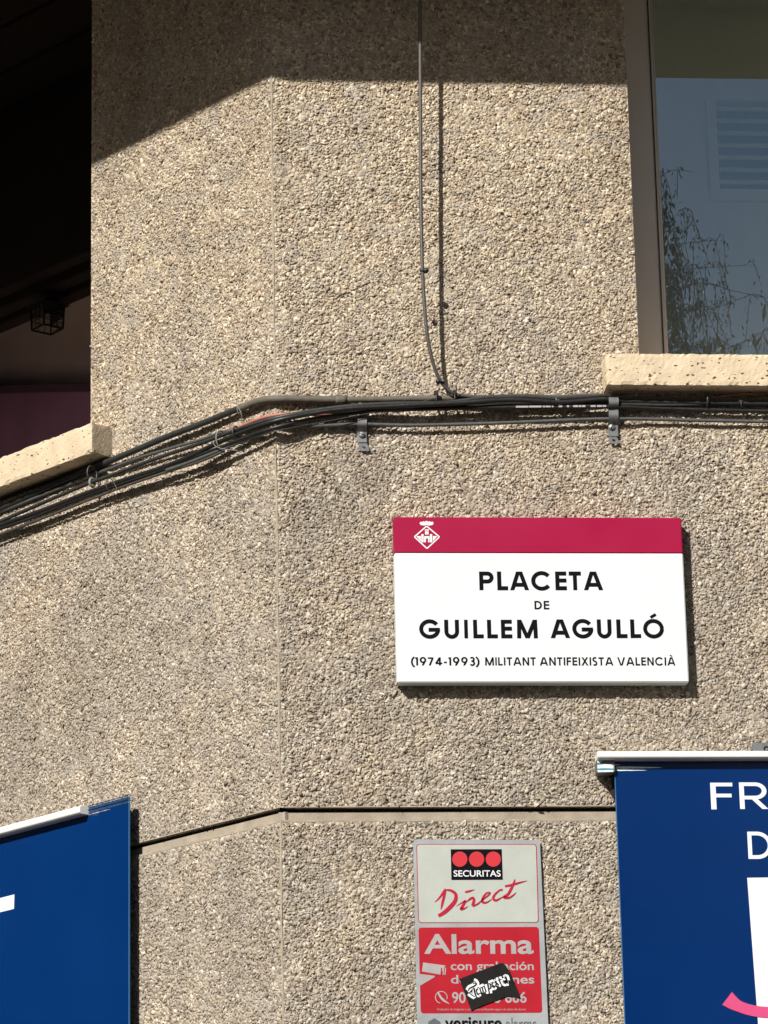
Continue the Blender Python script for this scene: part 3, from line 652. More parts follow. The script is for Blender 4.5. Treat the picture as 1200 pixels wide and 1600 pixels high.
for p in ribbon([(c[0], c[1]) for c in cpts], 16, [25-8*min(1, i/(m_*.15)) for i in range(m_)]): pr.poly(p)
pr.build('pink_swoosh', M_pink, BD)
pr = Print(front, BO+.0004)
def streak(pr, xa, xb, y, h, seed):
    r = random.Random(seed); n = 14; top = []; bot = []
    for i in range(n+1):
        t = i/n; e = (1-t)**.6 if t > .1 else .8; top.append((xa+(xb-xa)*t, y-h/2*e+r.uniform(-.3, .3)*e)); bot.append((xa+(xb-xa)*t, y+h/2*e+r.uniform(-.3, .3)*e))
    pr.poly(top+bot[::-1])
streak(pr, 963, 1036, 1199.3, 4.2, 1); streak(pr, 962, 1011, 1203.6, 2.2, 2); streak(pr, 961, 969, 1195, 2.6, 3)
pr.build('paint_smear', M_smear, BD)
RY0 = float(front(1060, 1188.5, .05)[2]); RY1 = float(front(1060, 1173.5, .05)[2]); xr0 = float(front(933.5, 1180, .05)[0])
mb = MB(); mb.fbox(xr0, xb1+.03, RY0+.0045, RY1, .02, .052); mb.fbox(xr0, xb1+.03, RY0+.0045-.006, RY0+.0044, .046, .0505)
mb = MB(); pf = [(.018,RY1),(.050,RY1),(.054,RY1-.003),(.054,RY0+.006),(.050,RY0+.003),(.036,RY0+.003),(.018,RY0+.003)]
n = len(pf); mb.add([FW(xr0, z, o) for o, z in pf]+[FW(xb1+.03, z, o) for o, z in pf], [tuple(range(n)), tuple(range(2*n-1, n-1, -1))]+[(i, n+i, n+(i+1) % n, (i+1) % n) for i in range(n)])
mb.build('top_rail', M_rail, BD, bevel=.0008)
za_, zb2 = float(front(945, 1206, .041)[2]), float(front(945, 1187, .041)[2]); xs0 = float(front(933.5, 1197, .041)[0])
mb = MB(); mb.fbox(xs0, xb0-.0016, za_, zb2, .006, .041); mb.build('old_rail', M_zinc, BD, bevel=.001)
pr = Print(front, .0415); r3 = random.Random(9)
pr.poly([(933.2,1195.5),(944,1194),(955,1194.5),(958.5,1196.5),(958.5,1201),(950,1200.2),(933.5,1201)]); pr.poly([(933.5,1203),(958.5,1203.2),(958.5,1206),(933.8,1206.6)]); pr.poly([(933,1188.5),(940,1187.5),(941,1190),(936,1192),(933.3,1191)])
pr.build('white_smear', M_smear, BD)
pr = Print(front, .0413)
pr.poly([(933.3,1191),(937,1190),(942,1194),(955,1194.5),(958.5,1203.5),(948,1203.2),(933.6,1203)]); pr.build('teal_smear', M_teal, BD)
mb = MB()
pj = [(951,1208),(960,1207),(960,1246),(957,1243),(953,1236),(957,1234),(957,1214),(952,1212)]
mb.prism([front(x, y, .012) for x, y in pj], (0, .010, 0)); mb.build('bracket_shadow', M_tie, BD)  # black piece standing in for the jagged shadow of a bracket
BP = empty('bracket_plate', front(1190, 1172, .004), 'small grey metal plate with a bolt, just above the white rail', 'plate')
p0, p1 = front(1176, 1172, .006), front(1176, 1160.5, .006)
MB().fbox(float(p0[0]), float(p0[0])+.045, float(p0[2])-.02, float(p1[2]), .003, .007).build('plate', M_zinc, BP, bevel=.0008)
mb = MB(); c_ = front(1197.5, 1170, .008); tube_mb(mb, [(c_[0]+.004*math.cos(t*.5236), c_[1], c_[2]+.004*math.sin(t*.5236)) for t in range(12)], .0009, 6, closed=True); mb.build('bolt_ring', M_iron, BP)

# ------------------------------------------------------------------ blue board on the side face
LO = .030
ul0 = uof(side(201, 1420, LO)); zlt = float(side(203.5, 1244, LO)[2]); zlb = float(side(160, 1266, LO)[2])
LB = empty('shop_sign', SW(ul0+.45, 1.6, 0), 'bright blue shop board on the angled wall, white rail along its top', 'sign')
MB().sbox(ul0, ul0+.95, 1.7, zlb, LO-.002, LO).build('board', M_blue2, LB)
MB().sbox(ul0-.0016, ul0-.0001, 1.7, zlt, LO-.0020, LO+.0003).build('board_edge', M_bluedge, LB)
mb = MB(); mb.sbox(ul0, ul0+.95, zlb+.0002, zlt, LO-.004, LO+.0005)
for dz in (.006, .013): mb.sbox(ul0, ul0+.95, zlb+dz, zlb+dz+.0015, LO+.0004, LO+.0022)
mb.build('channel', M_bluerail, LB, bevel=.0004)
uw = uof(side(125, 1266, LO+.02)); zw1 = float(side(60, 1275.5, LO+.02)[2]); zw0 = float(side(60, 1288.5, LO+.02)[2])
pf = [(LO-.008,zw1),(LO+.014,zw1+.001),(LO+.021,zw1-.003),(LO+.021,zw0+.003),(LO+.017,zw0),(LO+.001,zw0)]
mb = MB(); n = len(pf); mb.add([SW(uw, z, o) for o, z in pf]+[SW(ul0+.95, z, o) for o, z in pf], [tuple(range(n)), tuple(range(2*n-1, n-1, -1))]+[(i, n+i, n+(i+1) % n, (i+1) % n) for i in range(n)])
mb.build('top_rail', M_rail, LB, bevel=.0008)
pr = Print(side, LO+.0004); r4 = random.Random(5)
def sstreak(xa, xb, y, h, s):
    sl = -.262; n = 16; top = []; bot = []
    for i in range(n+1):
        x = xa+(xb-xa)*i/n; yy = y+sl*(x-xa); e = math.sin(math.pi*min(.98, max(.02, i/n)))**.5; top.append((x, yy-h/2*e+r4.uniform(-.5, .5)*e)); bot.append((x, yy+h/2*e+r4.uniform(-.5, .5)*e))
    pr.poly(top+bot[::-1])
sstreak(129, 172, 1275.5, 1.3, 1); sstreak(152, 203, 1266.5, 1.2, 2); sstreak(92, 120, 1285, .9, 3)
pr.build('paint_smear', M_greyprint, LB)
pr = Print(side, LO+.0006); pr.poly([(-60,1418.6),(-60,1440.5),(21.8,1420),(22.5,1397.5)]); pr.build('lettering', M_wprint, LB)

# ------------------------------------------------------------------ alarm sticker plate
AO = .0075
AL = empty('alarm_sign', front(752, 1640, .003), 'silver, white and red alarm-company notice stuck on the wall below the street-name sign', 'sign')
cor = [(645.5,1311.5),(843.5,1312.5),(859,1650),(653,1650)]
def AQ(pts, o): return [front(x, y, o) for x, y in pts]
ap = [quadmap(cor, p) for p in rrect(0, 0, 1, 1, .03, 4)]
ap = []
for (cx_, cy_, a) in ((1-.03, .018, -90), (1-.001, .999, 0), (.001, .999, 90), (.03, .018, 180)):
    rx_, ry_ = (.03, .018) if cy_ < .5 else (.001, .001)
    ap += [quadmap(cor, (cx_+rx_*math.cos(R_(a+t*22.5)), cy_+ry_*math.sin(R_(a+t*22.5)))) for t in range(5)]
mb = MB(); mb.prism(AQ(ap, AO), (0, .003, 0)); mb.build('plate', M_silver, AL)
def sheet(name, poly, o, m):
    mb = MB(); mb.poly(AQ(poly, o)); return mb.build(name, m, AL, recalc=False)
def rq(c, rx, ry, n=5):
    out = []
    for (cx_, cy_, a) in ((1-rx, ry, -90), (1-rx, 1-ry, 0), (rx, 1-ry, 90), (rx, ry, 180)):
        out += [quadmap(c, (cx_+rx*math.cos(R_(a+t*90/n)), cy_+ry*math.sin(R_(a+t*90/n)))) for t in range(n+1)]
    return out
sheet('red_outline', rq([(650.3,1318.7),(838.6,1318.9),(841.9,1441.9),(653.6,1442.2)], .025, .04), AO+.0003, M_dred)
sheet('white_panel', rq([(651.5,1319.8),(837.3,1320.0),(840.6,1440.8),(654.8,1441.1)], .022, .035), AO+.0006, M_paper)
sheet('black_panel', [(704.2,1327),(784,1326.8),(785.6,1374.6),(705.3,1375)], AO+.0009, M_black)
for i, x in enumerate((718.4, 744.6, 770.8)): sheet('red_disc', arc(x, 1342.4, 11.9, 11.9, 0, 360, 28)[:-1], AO+.0012, M_lred)
font_text('SECURITAS', 708.8, 782.2, 1359.7, 1369.6, AO+.0012, 'lettering', M_wprint, AL, .012)
def strokes(name, data, o, m, z=lambda x, y: (x, y), par=None, extra=0.0):
    mb = MB(); k = 0
    for pts in data:
        sp_ = spline([(z(p[0], p[1])[0], z(p[0], p[1])[1], p[2]) for p in pts], 1.0)
        for p in ribbon([(c[0], c[1]) for c in sp_], 1, [max(.25, c[2])+extra for c in sp_]): mb.poly(AQ(p, o+k*2e-5))
        k += 1
    return mb.build(name, m, par or AL, recalc=False)
z1 = lambda x, y: (640+x/5.4545, 1300+y/5.4545)
direct = [
 [(212,598,.4),(250,565,2.6),(292,505,3.2),(304,482,1.2)],
 [(304,500,3.5),(290,560,4.2),(276,620,3.4),(266,662,.6)],
 [(296,492,1.5),(350,498,3.8),(392,530,5),(388,585,6),(345,640,6.5),(295,685,6),(245,715,5)],
 [(398,632,.4),(440,605,1.6),(475,588,3.2),(455,625,4.2),(440,655,4.5),(470,650,2.4),(498,632,.5)],
 [(472,512,2.6),(510,503,3),(554,490,.5)],
 [(480,600,.4),(512,572,3.2),(540,560,3.4),(548,582,4.2),(536,628,4.2)],
 [(536,632,3),(580,612,2.6),(625,575,1.8),(668,540,2.6),(686,518,2.2),(655,520,2.4),(625,560,3.4),(622,595,3.8),(655,600,2.6),(700,572,1)],
 [(792,492,3.2),(768,495,2.4),(728,530,3.2),(712,565,3.8),(735,582,3.4),(780,560,1.8),(805,545,1)],
 [(898,402,1.2),(885,440,3.6),(862,490,4.2),(838,530,4.2),(805,555,4.2),(845,560,3),(880,540,2.4),(908,515,.6)],
 [(812,462,2.8),(870,450,3.4),(940,430,2.6),(1002,415,.4)]]
strokes('script_lettering', direct, AO+.0012, M_dred, z1)
sheet('red_panel', rq([(653.8,1449.3),(841.8,1448.2),(847.4,1582.4),(657.4,1583.4)], .025, .035), AO+.0003, M_red)
font_text('Alarma', 662.4, 833.4, 1458.8, 1490.4, AO+.0007, 'lettering', M_greyprint, AL, .022)
font_text('con grabación', 704.2, 834, 1502, 1515.8, AO+.0007, 'lettering', M_greyprint, AL, .016)
font_text('de imágenes', 704.5, 834.7, 1523, 1536.9, AO+.0007, 'lettering', M_greyprint, AL, .016)
font_text('90', 706.4, 727.5, 1549.8, 1567.2, AO+.0007, 'lettering', M_greyprint, AL, .016)
font_text('8 666', 771, 822.6, 1549.4, 1566.8, AO+.0007, 'lettering', M_greyprint, AL, .016)
font_text('Grabación de imágenes y audio para verificación segura de saltos de alarma', 683, 821.5, 1575.2, 1578.6, AO+.0007, 'small_print', M_greyprint, AL, 0)
z2 = lambda x, y: (640+x/5.4545, 1440+y/5.4545)
sheet('camera_icon', [z2(*p) for p in [(115,348),(306,374),(300,384),(262,452),(105,425)]], AO+.0007, M_greyprint)
sheet('camera_icon', [z2(*p) for p in [(74,444),(215,462),(212,474),(86,548)]], AO+.0007, M_greyprint)
for x in (268, 286, 302): sheet('camera_icon', [z2(*p) for p in [(x,392),(x+9,394),(x+4,455),(x-5,453)]], AO+.001, M_greyprint if x > 268 else M_red)
strokes('phone_icon', [[(270+50*math.cos(R_(a)), 645+50*math.sin(R_(a)), 1.3) for a in range(100, 400, 20)], [(240,598,2.2),(262,640,3.2),(292,672,3.4),(338,700,.8)]], AO+.0007, M_greyprint, z2)
font_text('verisure', 695, 784, 1587.2, 1608.5, AO+.0007, 'lettering', M_black, AL, .02)
font_text('alarms', 790.5, 838, 1589.5, 1608.5, AO+.0007, 'lettering', M_dgrey, AL, -.004)
sheet('hexagon_mark', [(678.5+11*math.cos(R_(a)), 1602+11*math.sin(R_(a))) for a in range(30, 390, 60)], AO+.0007, M_dgrey)

# black sticker pasted over it
TK = empty('sticker', front(762, 1578, AO+.002), 'small tilted black sticker with white-edged gothic lettering, pasted over the alarm notice', 'sticker')
tp = [(717.8,1529.4),(781,1505.2),(785.5,1504.6),(789.5,1507.8),(796,1517),(801.5,1530),(807,1543),(813.5,1560),(803,1557.5),(793,1556.5),(760,1568.5),(736.3,1578.6)]
mb = MB(); mb.prism(AQ(tp, AO+.0026), (0, .0009, 0)); mb.build('vinyl', M_stk, TK)
z3 = lambda x, y: (710+x/10.909, 1490+y/10.909)
tz = [
 [(232,632,1.5),(262,588,2),(330,555,2.2),(372,520,2),(352,478,1.6),(330,470,1)],
 [(330,580,2.4),(342,640,2.8),(355,690,2.6),(380,745,2)],
 [(250,668,1.6),(290,640,1.6),(300,680,1.4)],[(250,668,1.4),(300,705,1.6),(352,735,1.4)],
 [(400,600,2.0),(372,625,2),(398,690,2.2),(432,672,1.2)],
 [(430,585,2),(455,665,2.4)],[(470,570,2),(492,655,2.4)],[(508,555,2),(538,650,2.4)],[(425,592,1.2),(510,552,1.2)],
 [(562,515,2),(582,600,2.4),(594,680,2)],[(575,510,1.4),(612,520,2.4),(618,580,2.2),(588,602,1.2)],
 [(668,490,1.8),(640,505,2),(662,570,2.2),(700,552,1.2)],
 [(722,470,1.6),(700,495,2),(745,520,2.2),(738,552,1.4)],
 [(752,400,1.6),(775,480,2.4),(802,535,2)],[(742,455,1.2),(800,432,1.2)],
 [(850,420,1.4),(882,410,2),(900,490,2.4),(925,498,1.2)],[(880,450,1.4),(838,478,2),(862,505,1.6),(895,485,1)]]
strokes('letter_outline', tz, AO+.0029, M_wprint, z3, TK, extra=7.6)
strokes('lettering', tz, AO+.0036, M_black, z3, TK, extra=-.25)

# ------------------------------------------------------------------ cables
GC = 'cables strapped along the wall'
def onward(P3, pts):
    if pts[0][0] < -50: P3 = [P3[0]+UL*1.6, P3[0]+UL*.8+np.array([0,0,-.006])] + P3
    if pts[-1][0] > 1200: P3 = P3 + [P3[-1]+np.array([.8,0,-.006]), P3[-1]+np.array([2.4,0,0])]
    return P3
def cable(pts, r, m, label, name='cable', group=GC, taper=None, step=.006):
    P3 = onward(spline([onwall(x, y, o) for x, y, o in pts], step), pts); r = r*.92
    mid = P3[len(P3)//2]; e = MB(); tube_mb(e, [np.array(p) for p in P3], r, 10)
    o = e.build(name, m, None, smooth=True, recalc=False)
    me = o.data; me.transform(Matrix.Translation(-Vector(mid))); o.location = Vector(mid)
    return tag(o, label, 'cable', group), P3
mm = .001
cA = empty('conduit', onwall(420, 626, .012), 'thick dusty conduit bending round the corner at the top of the bundle', 'conduit')
def tparts(parent, name, pts, r, m):
    P3 = onward(spline([onwall(x, y, o) for x, y, o in pts], .006), pts); e = MB(); tube_mb(e, P3, r, 12); return e.build(name, m, parent, smooth=True, recalc=False)
A_pts = [(-60,822,.008),(0,795,.008),(60,768,.008),(120,742,.008),(155,727,.009),(175,719,.014),(215,702,.016),(260,683,.015),(320,660,.014),(372,639,.013)]
tparts(cA, 'pipe', A_pts+[(396,631,.013)], .0058, M_cdark)
tparts(cA, 'sleeve', [(374,639,.0135),(398,629,.013),(416,624.5,.0125),(434,623.5,.012),(460,623.5,.012),(500,624.5,.012),(527,625,.012)], .0066, M_conduit)
tparts(cA, 'collar', [(524,625,.012),(541,625,.012)], .0076, M_conduit)
tparts(cA, 'pipe', [(535,625,.012),(600,624,.012),(700,622.5,.012),(800,622.5,.012),(880,623,.012),(948,621,.012),(1000,624,.010),(1100,626,.010),(1260,628,.010)], .0055, M_conduit)
cable([(-60,847,.024),(0,821,.024),(70,796,.024),(140,769,.024),(200,748,.024),(255,730,.025),(300,712,.027),(340,692,.025),(380,675,.024),(430,658,.026),(490,645.5,.029),(545,638.5,.030),(600,635.5,.030),(660,632.5,.032),(720,629.5,.032),(790,625,.032),(845,627,.030),(872,629,.028),(905,627,.026),(948,624,.024),(1000,628,.014),(1260,632,.014)], .0047, M_cblack, 'thickest black cable, crossing the corner just below the pink one')
cable([(-60,843,.024),(0,815,.024),(66,786,.024),(137,756,.024),(165,746,.024),(215,727,.024),(262,710,.023),(310,694,.023),(350,679,.022),(398,662,.022),(440,651,.023),(500,640,.027),(560,633.5,.028),(620,630.5,.028),(690,629.5,.026),(760,621.5,.026),(820,620,.026),(870,623,.024),(910,621,.018),(947,618,.018),(1000,624,.013),(1260,628,.013)], .0039, M_cdark, 'grey-black cable drooping through the middle of the bundle')
cable([(-60,822,.006),(0,800,.006),(60,776,.006),(120,752,.006),(155,738,.007),(175,731,.016),(215,716,.018),(265,701,.018),(312,687.5,.018),(345,676,.016),(392,664,.016),(438,654,.014)], .0031, M_cgrey, 'pale grey cable coming out below the left sill end')
cable([(-60,846,.022),(0,826,.022),(48,810,.022),(95,791,.022),(150,770,.022),(205,751,.023),(255,734,.024),(300,716,.025),(345,699,.028),(390,681,.026),(430,668,.024),(480,656,.022),(530,649,.02),(590,641,.02),(650,637,.018),(710,634.5,.018),(800,634,.018)], .0036, M_cblack, 'black cable lying under the thickest one on the angled wall')
cable([(-60,858,.020),(0,835,.020),(40,820,.020),(92,800,.021),(150,777,.022),(200,758,.023),(262,737,.025),(310,722,.028),(350,705,.026)], .0026, M_cbrown, 'thin brownish cable along the underside of the left bundle')
cable([(-60,810,.006),(0,780,.006),(60,757,.006),(120,735,.006),(170,717,.006)], .0042, M_cblack, 'black cable tucked tight under the left sill', step=.01)
cable([(260,735,.03),(300,721,.028),(350,701,.026),(398,681,.022),(425,671,.018),(450,667.5,.014),(500,665.5,.012),(560,662.8,.013),(640,664.5,.014),(735,662.5,.014),(820,659.5,.014),(900,656,.014),(957,654.5,.014),(1020,655,.011),(1100,657,.011),(1180,658.5,.011),(1260,660,.011)], .0034, M_cgrey, 'lone grey cable running below the bundle under both metal saddles')
cable([(355,676,.02),(372,668,.018),(388,661,.016),(412,652.5,.014),(436,648,.013),(470,647,.013),(520,649,.012)], .0030, M_cpink, 'faded salmon-pink cable showing for a short stretch at the corner')
cable([(396,684,.024),(430,674,.024),(470,665.5,.026),(520,656.5,.026),(570,647,.026),(620,637.5,.026),(655,629,.026),(688,620.5,.026)], .0010, M_cdark, 'thin wire slanting up from the corner to the knot of ties')
cable([(440,652,.012),(500,646,.012),(600,641,.012),(700,638,.022),(780,636.8,.024),(850,636.2,.024),(948,635.5,.022),(1020,638,.012),(1100,640.5,.012),(1260,644,.012)], .0040, M_cblack, 'black cable with worn white printing between the bundle and the lone grey cable')
# worn white print on that cable
wp = MB(); P3 = spline([onwall(x, y, .0235+.0043) for x, y in ((806,635.5),(850,635),(900,634.6),(948,634.3))], .001); rr = random.Random(4)
i = 0
while i < len(P3)-4:
    seg = rr.choice((3, 4, 6, 9)) if i > 25 else 22
    if rr.random() < .75 or i < 20:
        s_ = P3[i:i+seg+1]
        if len(s_) > 1:
            for a, b in zip(s_, s_[1:]):
                up = np.array([0, .0002, .0017]); wp.add([a-up, b-up, b+up, a+up], [(0,1,2,3)])
    i += seg+rr.choice((1, 2))
tg = wp.build('cable_marking', M_greyprint, None, recalc=False)
pc = [o for o in bpy.data.objects if o.get('label', '').startswith('black cable with worn')][0]
tg.parent = pc; tg.location = -pc.location; tg.name = 'printed_marking'
# cables in the shade under the right sill
cable([(700,633,.018),(800,630,.018),(948,631,.016),(1040,633,.014),(1140,631,.012),(1260,628,.012)], .0030, M_cdark, 'dark grey cable in the deep shade beneath the window sill', step=.01)
cable([(1104,623,.012),(1150,617.5,.012),(1260,613,.012)], .0014, M_cpink, 'thin reddish wire in the shade beneath the window sill')
# drop cable hanging from above
cable([(652,-150,.075),(655.5,-60,.066),(656.5,60,.062),(657,180,.060),(657.5,300,.059),(659.5,400,.056),(661.5,450,.053),(666,510,.048),(672.5,550,.042),(682,583,.034),(694,603,.028),(708,614.5,.024),(724,618.5,.022),(760,620,.022),(820,618,.022),(871,620,.020),(930,617.5,.018),(1000,622,.012)], .0036, M_vert, 'grey cable hanging straight down the wall and curving into the bundle', 'drop_cable', None, step=.008)

# ties and clips
def ring(c, axis, r, th=.0009, n=22, squash=1.0):
    c = Vector(c); ax = Vector(axis).normalized(); u = ax.orthogonal().normalized(); u = (Vector((0,0,1))-ax*ax.z).normalized(); v = ax.cross(u)
    return [c+(u*math.cos(2*math.pi*i/n)+v*math.sin(2*math.pi*i/n)*squash)*r for i in range(n)]
def tie(x, y, o, r, dirpx, label, m=M_tie, tail=None, th=.0011, squash=.75, head=True, headup=1):
    c = onwall(x, y, o); d = onwall(x+dirpx[0], y+dirpx[1], o)-c; e = empty('cable_tie', c, label, 'cable tie', 'cable ties round the bundle')
    mb = MB(); tube_mb(mb, ring(c, d, r, squash=squash), th, 6, closed=True); mb.build('band', m, e, smooth=True, recalc=False)
    if head:
        dn = d/np.linalg.norm(d); up = np.array([0,0,1.0]); ou = np.cross(dn, up); ou = ou if ou[1] < 0 else -ou
        h = np.array(c)+up*r*.75*headup+ou*r*.5; s_ = .0036; q = []
        for a in (-1, 1):
            q.append([h+dn*s_*a-up*s_-ou*s_, h+dn*s_*a+up*s_-ou*s_, h+dn*s_*a+up*s_+ou*s_, h+dn*s_*a-up*s_+ou*s_])
        MB().hexa(q[0], q[1]).build('head', m, e, bevel=.0006)
    if tail:
        mb = MB(); tube_mb(mb, spline([onwall(*t) for t in tail], .003), .0009, 6); mb.build('tail', m, e, smooth=True, recalc=False)
    return e
tie(346,687,.024,.0165,(8,-3.4),'looped wire tie standing open round the bundle left of the corner',M_tieg,head=False,th=.0014,tail=[(332,690,.03),(338,698,.034),(352,702,.032),(372,704,.02)])
tie(369,676,.024,.011,(8,-3),'small dark tie just left of the corner, next to the open loop',M_cdark,th=.0016,head=False)
tie(375,640,.0135,.0090,(8,-3.2),'thin wire tie round the end of the conduit sleeve',M_tieg,head=False,tail=[(372,636,.022),(377,646,.022),(378,658,.016)],th=.0008)
tie(144,754,.024,.0075,(8,-3),'pale lump of tape round one cable below the left sill',M_tieg,th=.0030,head=False)
tie(172,758,.031,.0125,(8,-3.2),'thin pinkish-grey tie with a loose tail on the left bundle',M_cbrown,head=False,tail=[(175,750,.042),(181,760,.042),(184,767,.04)],th=.0009)
tie(144,740,.022,.015,(8,-3),'dark tie in the shade under the end of the left sill',M_cdark,th=.0020,head=False)
tie(870,627,.018,.0095,(8,0),'grey tie pinching the upper cables between the hanging cable and the sill',M_tieg,tail=[(868,622,.03),(872,630,.03),(879,640,.022)],headup=-.3)
tie(681,625,.018,.014,(8,0),'left black tie of the pair where the hanging cable joins the bundle',M_tie,tail=[(682,618,.034),(686,612,.036),(697,616,.038)], th=.0019)
tie(710,624,.018,.0135,(8,0),'right black tie of the pair where the hanging cable joins the bundle',M_tie,tail=[(711,618,.034),(713,606,.036),(712,602,.036)], th=.0019)
tie(1104,627,.012,.0120,(8,0),'grey tie in the shade under the window sill',M_cdark,th=.0020,squash=1)
tie(1157,632,.012,.008,(8,0),'small tie in the shade near the right end of the window sill',M_cdark,th=.0016,squash=1)
def knob(x, y, o, r, m, parent, name='knob'):
    bm = bmesh.new(); bmesh.ops.create_icosphere(bm, subdivisions=2, radius=r); me = bpy.data.meshes.new(name); bm.to_mesh(me); bm.free(); me.transform(Matrix.Translation(Vector(onwall(x, y, o)))); return link(name, me, m, parent, True)
def pinclip(x, y, o, label, rad, side_=1):
    c = onwall(x, y, o); e = empty('cable_clip', c, label, 'cable clip')
    mb = MB(); tube_mb(mb, ring(c, (0,0,1), rad, squash=1), .0013, 6, closed=True) if False else tube_mb(mb, ring_h(c, rad), .0014, 6, closed=True); mb.build('band', M_tie, e, smooth=True, recalc=False)
    knob(x+5*side_, y-1, o+.002, .0052, M_tie, e)
def ring_h(c, r): return [Vector((c[0]+r*math.cos(a*.349), c[1]+r*math.sin(a*.349), c[2]-.0014*math.cos(a*.349))) for a in range(18)]
pinclip(660.5, 424, .0552, 'black clip halfway down the hanging cable', .0043)
pinclip(690, 597, .031, 'black clip at the bottom bend of the hanging cable', .0043, -1)
# burnt-out wall plug with twisted prongs
WP = empty('wall_plug', front(677, 502, .004), 'tiny dark star-shaped remnant sticking out beside the hanging cable', 'plug')
mb = MB(); c = front(677, 502, .007)
for a, l in ((15, 7), (80, 6), (150, 6), (215, 6), (300, 7)):
    tube_mb(mb, [c, front(677+l*math.cos(R_(a))*.8, 502-l*math.sin(R_(a))*.9, .004)], [.0016, .0006], 5)
mb.build('prong', mat('dark_rust', (.05,.015,.02), .8), WP); mb = MB(); tube_mb(mb, [c, c+np.array([0,.01,0])], .002, 6); mb.build('stub', M_iron, WP)

# metal saddles
def saddle(xc, ys, yscr, yend, wpx, label, wide):
    """strap profile: list of (px y, offset) down the wall"""
    e = empty('saddle_clip', front(xc, yend, .002), label, 'pipe clip', 'metal saddle clips with one screw')
    def strip(prof, xa, xb, name, m):
        mb = MB(); t = .0014; P_ = spline([(y, o, 0) for y, o in prof], 1.2); n = len(P_); vs = []
        for y, o, _ in P_:
            for x in (xa, xb):
                for dt in (0, t):
                    p = front(xc, y, 0); X = front(x, (ys+yend)/2, 0)[0]; vs.append(FW(X, p[2], o+dt))
        for i in range(n-1):
            a, b = i*4, i*4+4; mb.f += [(a+1,a+3,b+3,b+1),(a,b,b+2,a+2),(a,a+1,b+1,b),(a+2,b+2,b+3,a+3)]
        mb.v = [tuple(v) for v in vs]; mb.f += [(0,2,3,1), ((n-1)*4,(n-1)*4+1,(n-1)*4+3,(n-1)*4+2)]
        return mb.build(name, m, e)
    return e, strip
e, st = saddle(564.5, 656, 678, 704, 15, 'metal saddle clip nearer the corner, holding only the lone grey cable', False)
hw_ = 7.2
st([(657,.004),(657.5,.012),(660,.0165),(664,.0175),(669,.0165),(673,.011),(676,.006),(682,.005),(688,.0055),(693,.006)], 564.5-hw_+.6, 564.5+hw_+.6, 'strap', M_zinc)
def foot(e, xc, y0, y1, o, lean):
    # lower tab with an oval hole, bent off the wall
    mb = MB(); W2 = .0079
    xs = float(front(xc, y0, o)[0]); za = float(front(xc, y0, o)[2]); zb3 = float(front(xc, y1, o)[2]); H = za-zb3; hx, hz = .0030, .0024; cxh = xs+lean*.5; czh = za-H*.52
    n = 24; outer = []; inner = []
    for i in range(n):
        a = 2*math.pi*i/n; c, s = math.cos(a), math.sin(a); k = 1/max(abs(c)/W2, abs(s)/(H/2)); ox, oz = c*k, s*k
        outer.append((xs+ox+lean*(.5-oz/H), za-H/2+oz)); inner.append((cxh+hx*c+lean*.3*(-s), czh+hz*s))
    vs = []; t = .0012
    for ly in (o, o-t):
        vs += [FW(x, z, ly+.000) for x, z in outer]+[FW(x, z, ly) for x, z in inner]
    fs = []
    for i in range(n):
        j = (i+1) % n; fs += [(i, j, n+j, n+i), (2*n+i, 3*n+i, 3*n+j, 2*n+j), (i, 2*n+i, 2*n+j, j), (n+i, n+j, 3*n+j, 3*n+i)]
    mb.add(vs, fs); return mb.build('foot', M_zinc, e)
foot(e, 566.5, 692.5, 704.5, .0075, .004)
def screw(e, x, y, o, a):
    c = front(x, y, o); bm = bmesh.new(); bmesh.ops.create_uvsphere(bm, u_segments=16, v_segments=8, radius=.0056)
    for v in bm.verts: v.co.z *= .5
    me = bpy.data.meshes.new('screw'); bm.to_mesh(me); bm.free(); me.transform(Matrix.Translation(Vector(c)) @ Matrix.Rotation(R_(90), 4, 'X'))
    s_ = link('screw', me, M_screw, e, True)
    ca, sa = math.cos(R_(a)), math.sin(R_(a)); d = np.array([ca, 0, sa])*.0050; w_ = np.array([-sa, 0, ca])*.0006; f_ = np.array(c)+np.array([0,-.0030,0])
    q = MB().hexa([f_-d-w_, f_+d-w_, f_+d+w_, f_-d+w_], [p+np.array([0,.0022,0]) for p in (f_-d-w_, f_+d-w_, f_+d+w_, f_-d+w_)])
    q.build('slot', M_iron, s_)
screw(e, 565.5, 679, .0085, -22)
e, st = saddle(956.5, 626, 667, 692, 16, 'taller metal saddle clip below the sill end, holding several cables', True)
st([(627,.004),(627.5,.022),(630,.0265),(636,.0275),(640,.0255),(643,.0205),(646,.0185),(650,.019),(656,.0185),(661,.0145),(664,.007),(672,.006),(678,.006),(683.5,.0062)], 956.5-7.6, 956.5+7.6, 'strap', M_zinc)
foot(e, 957, 682.5, 693, .0075, .004)
screw(e, 956, 667, .009, 62)

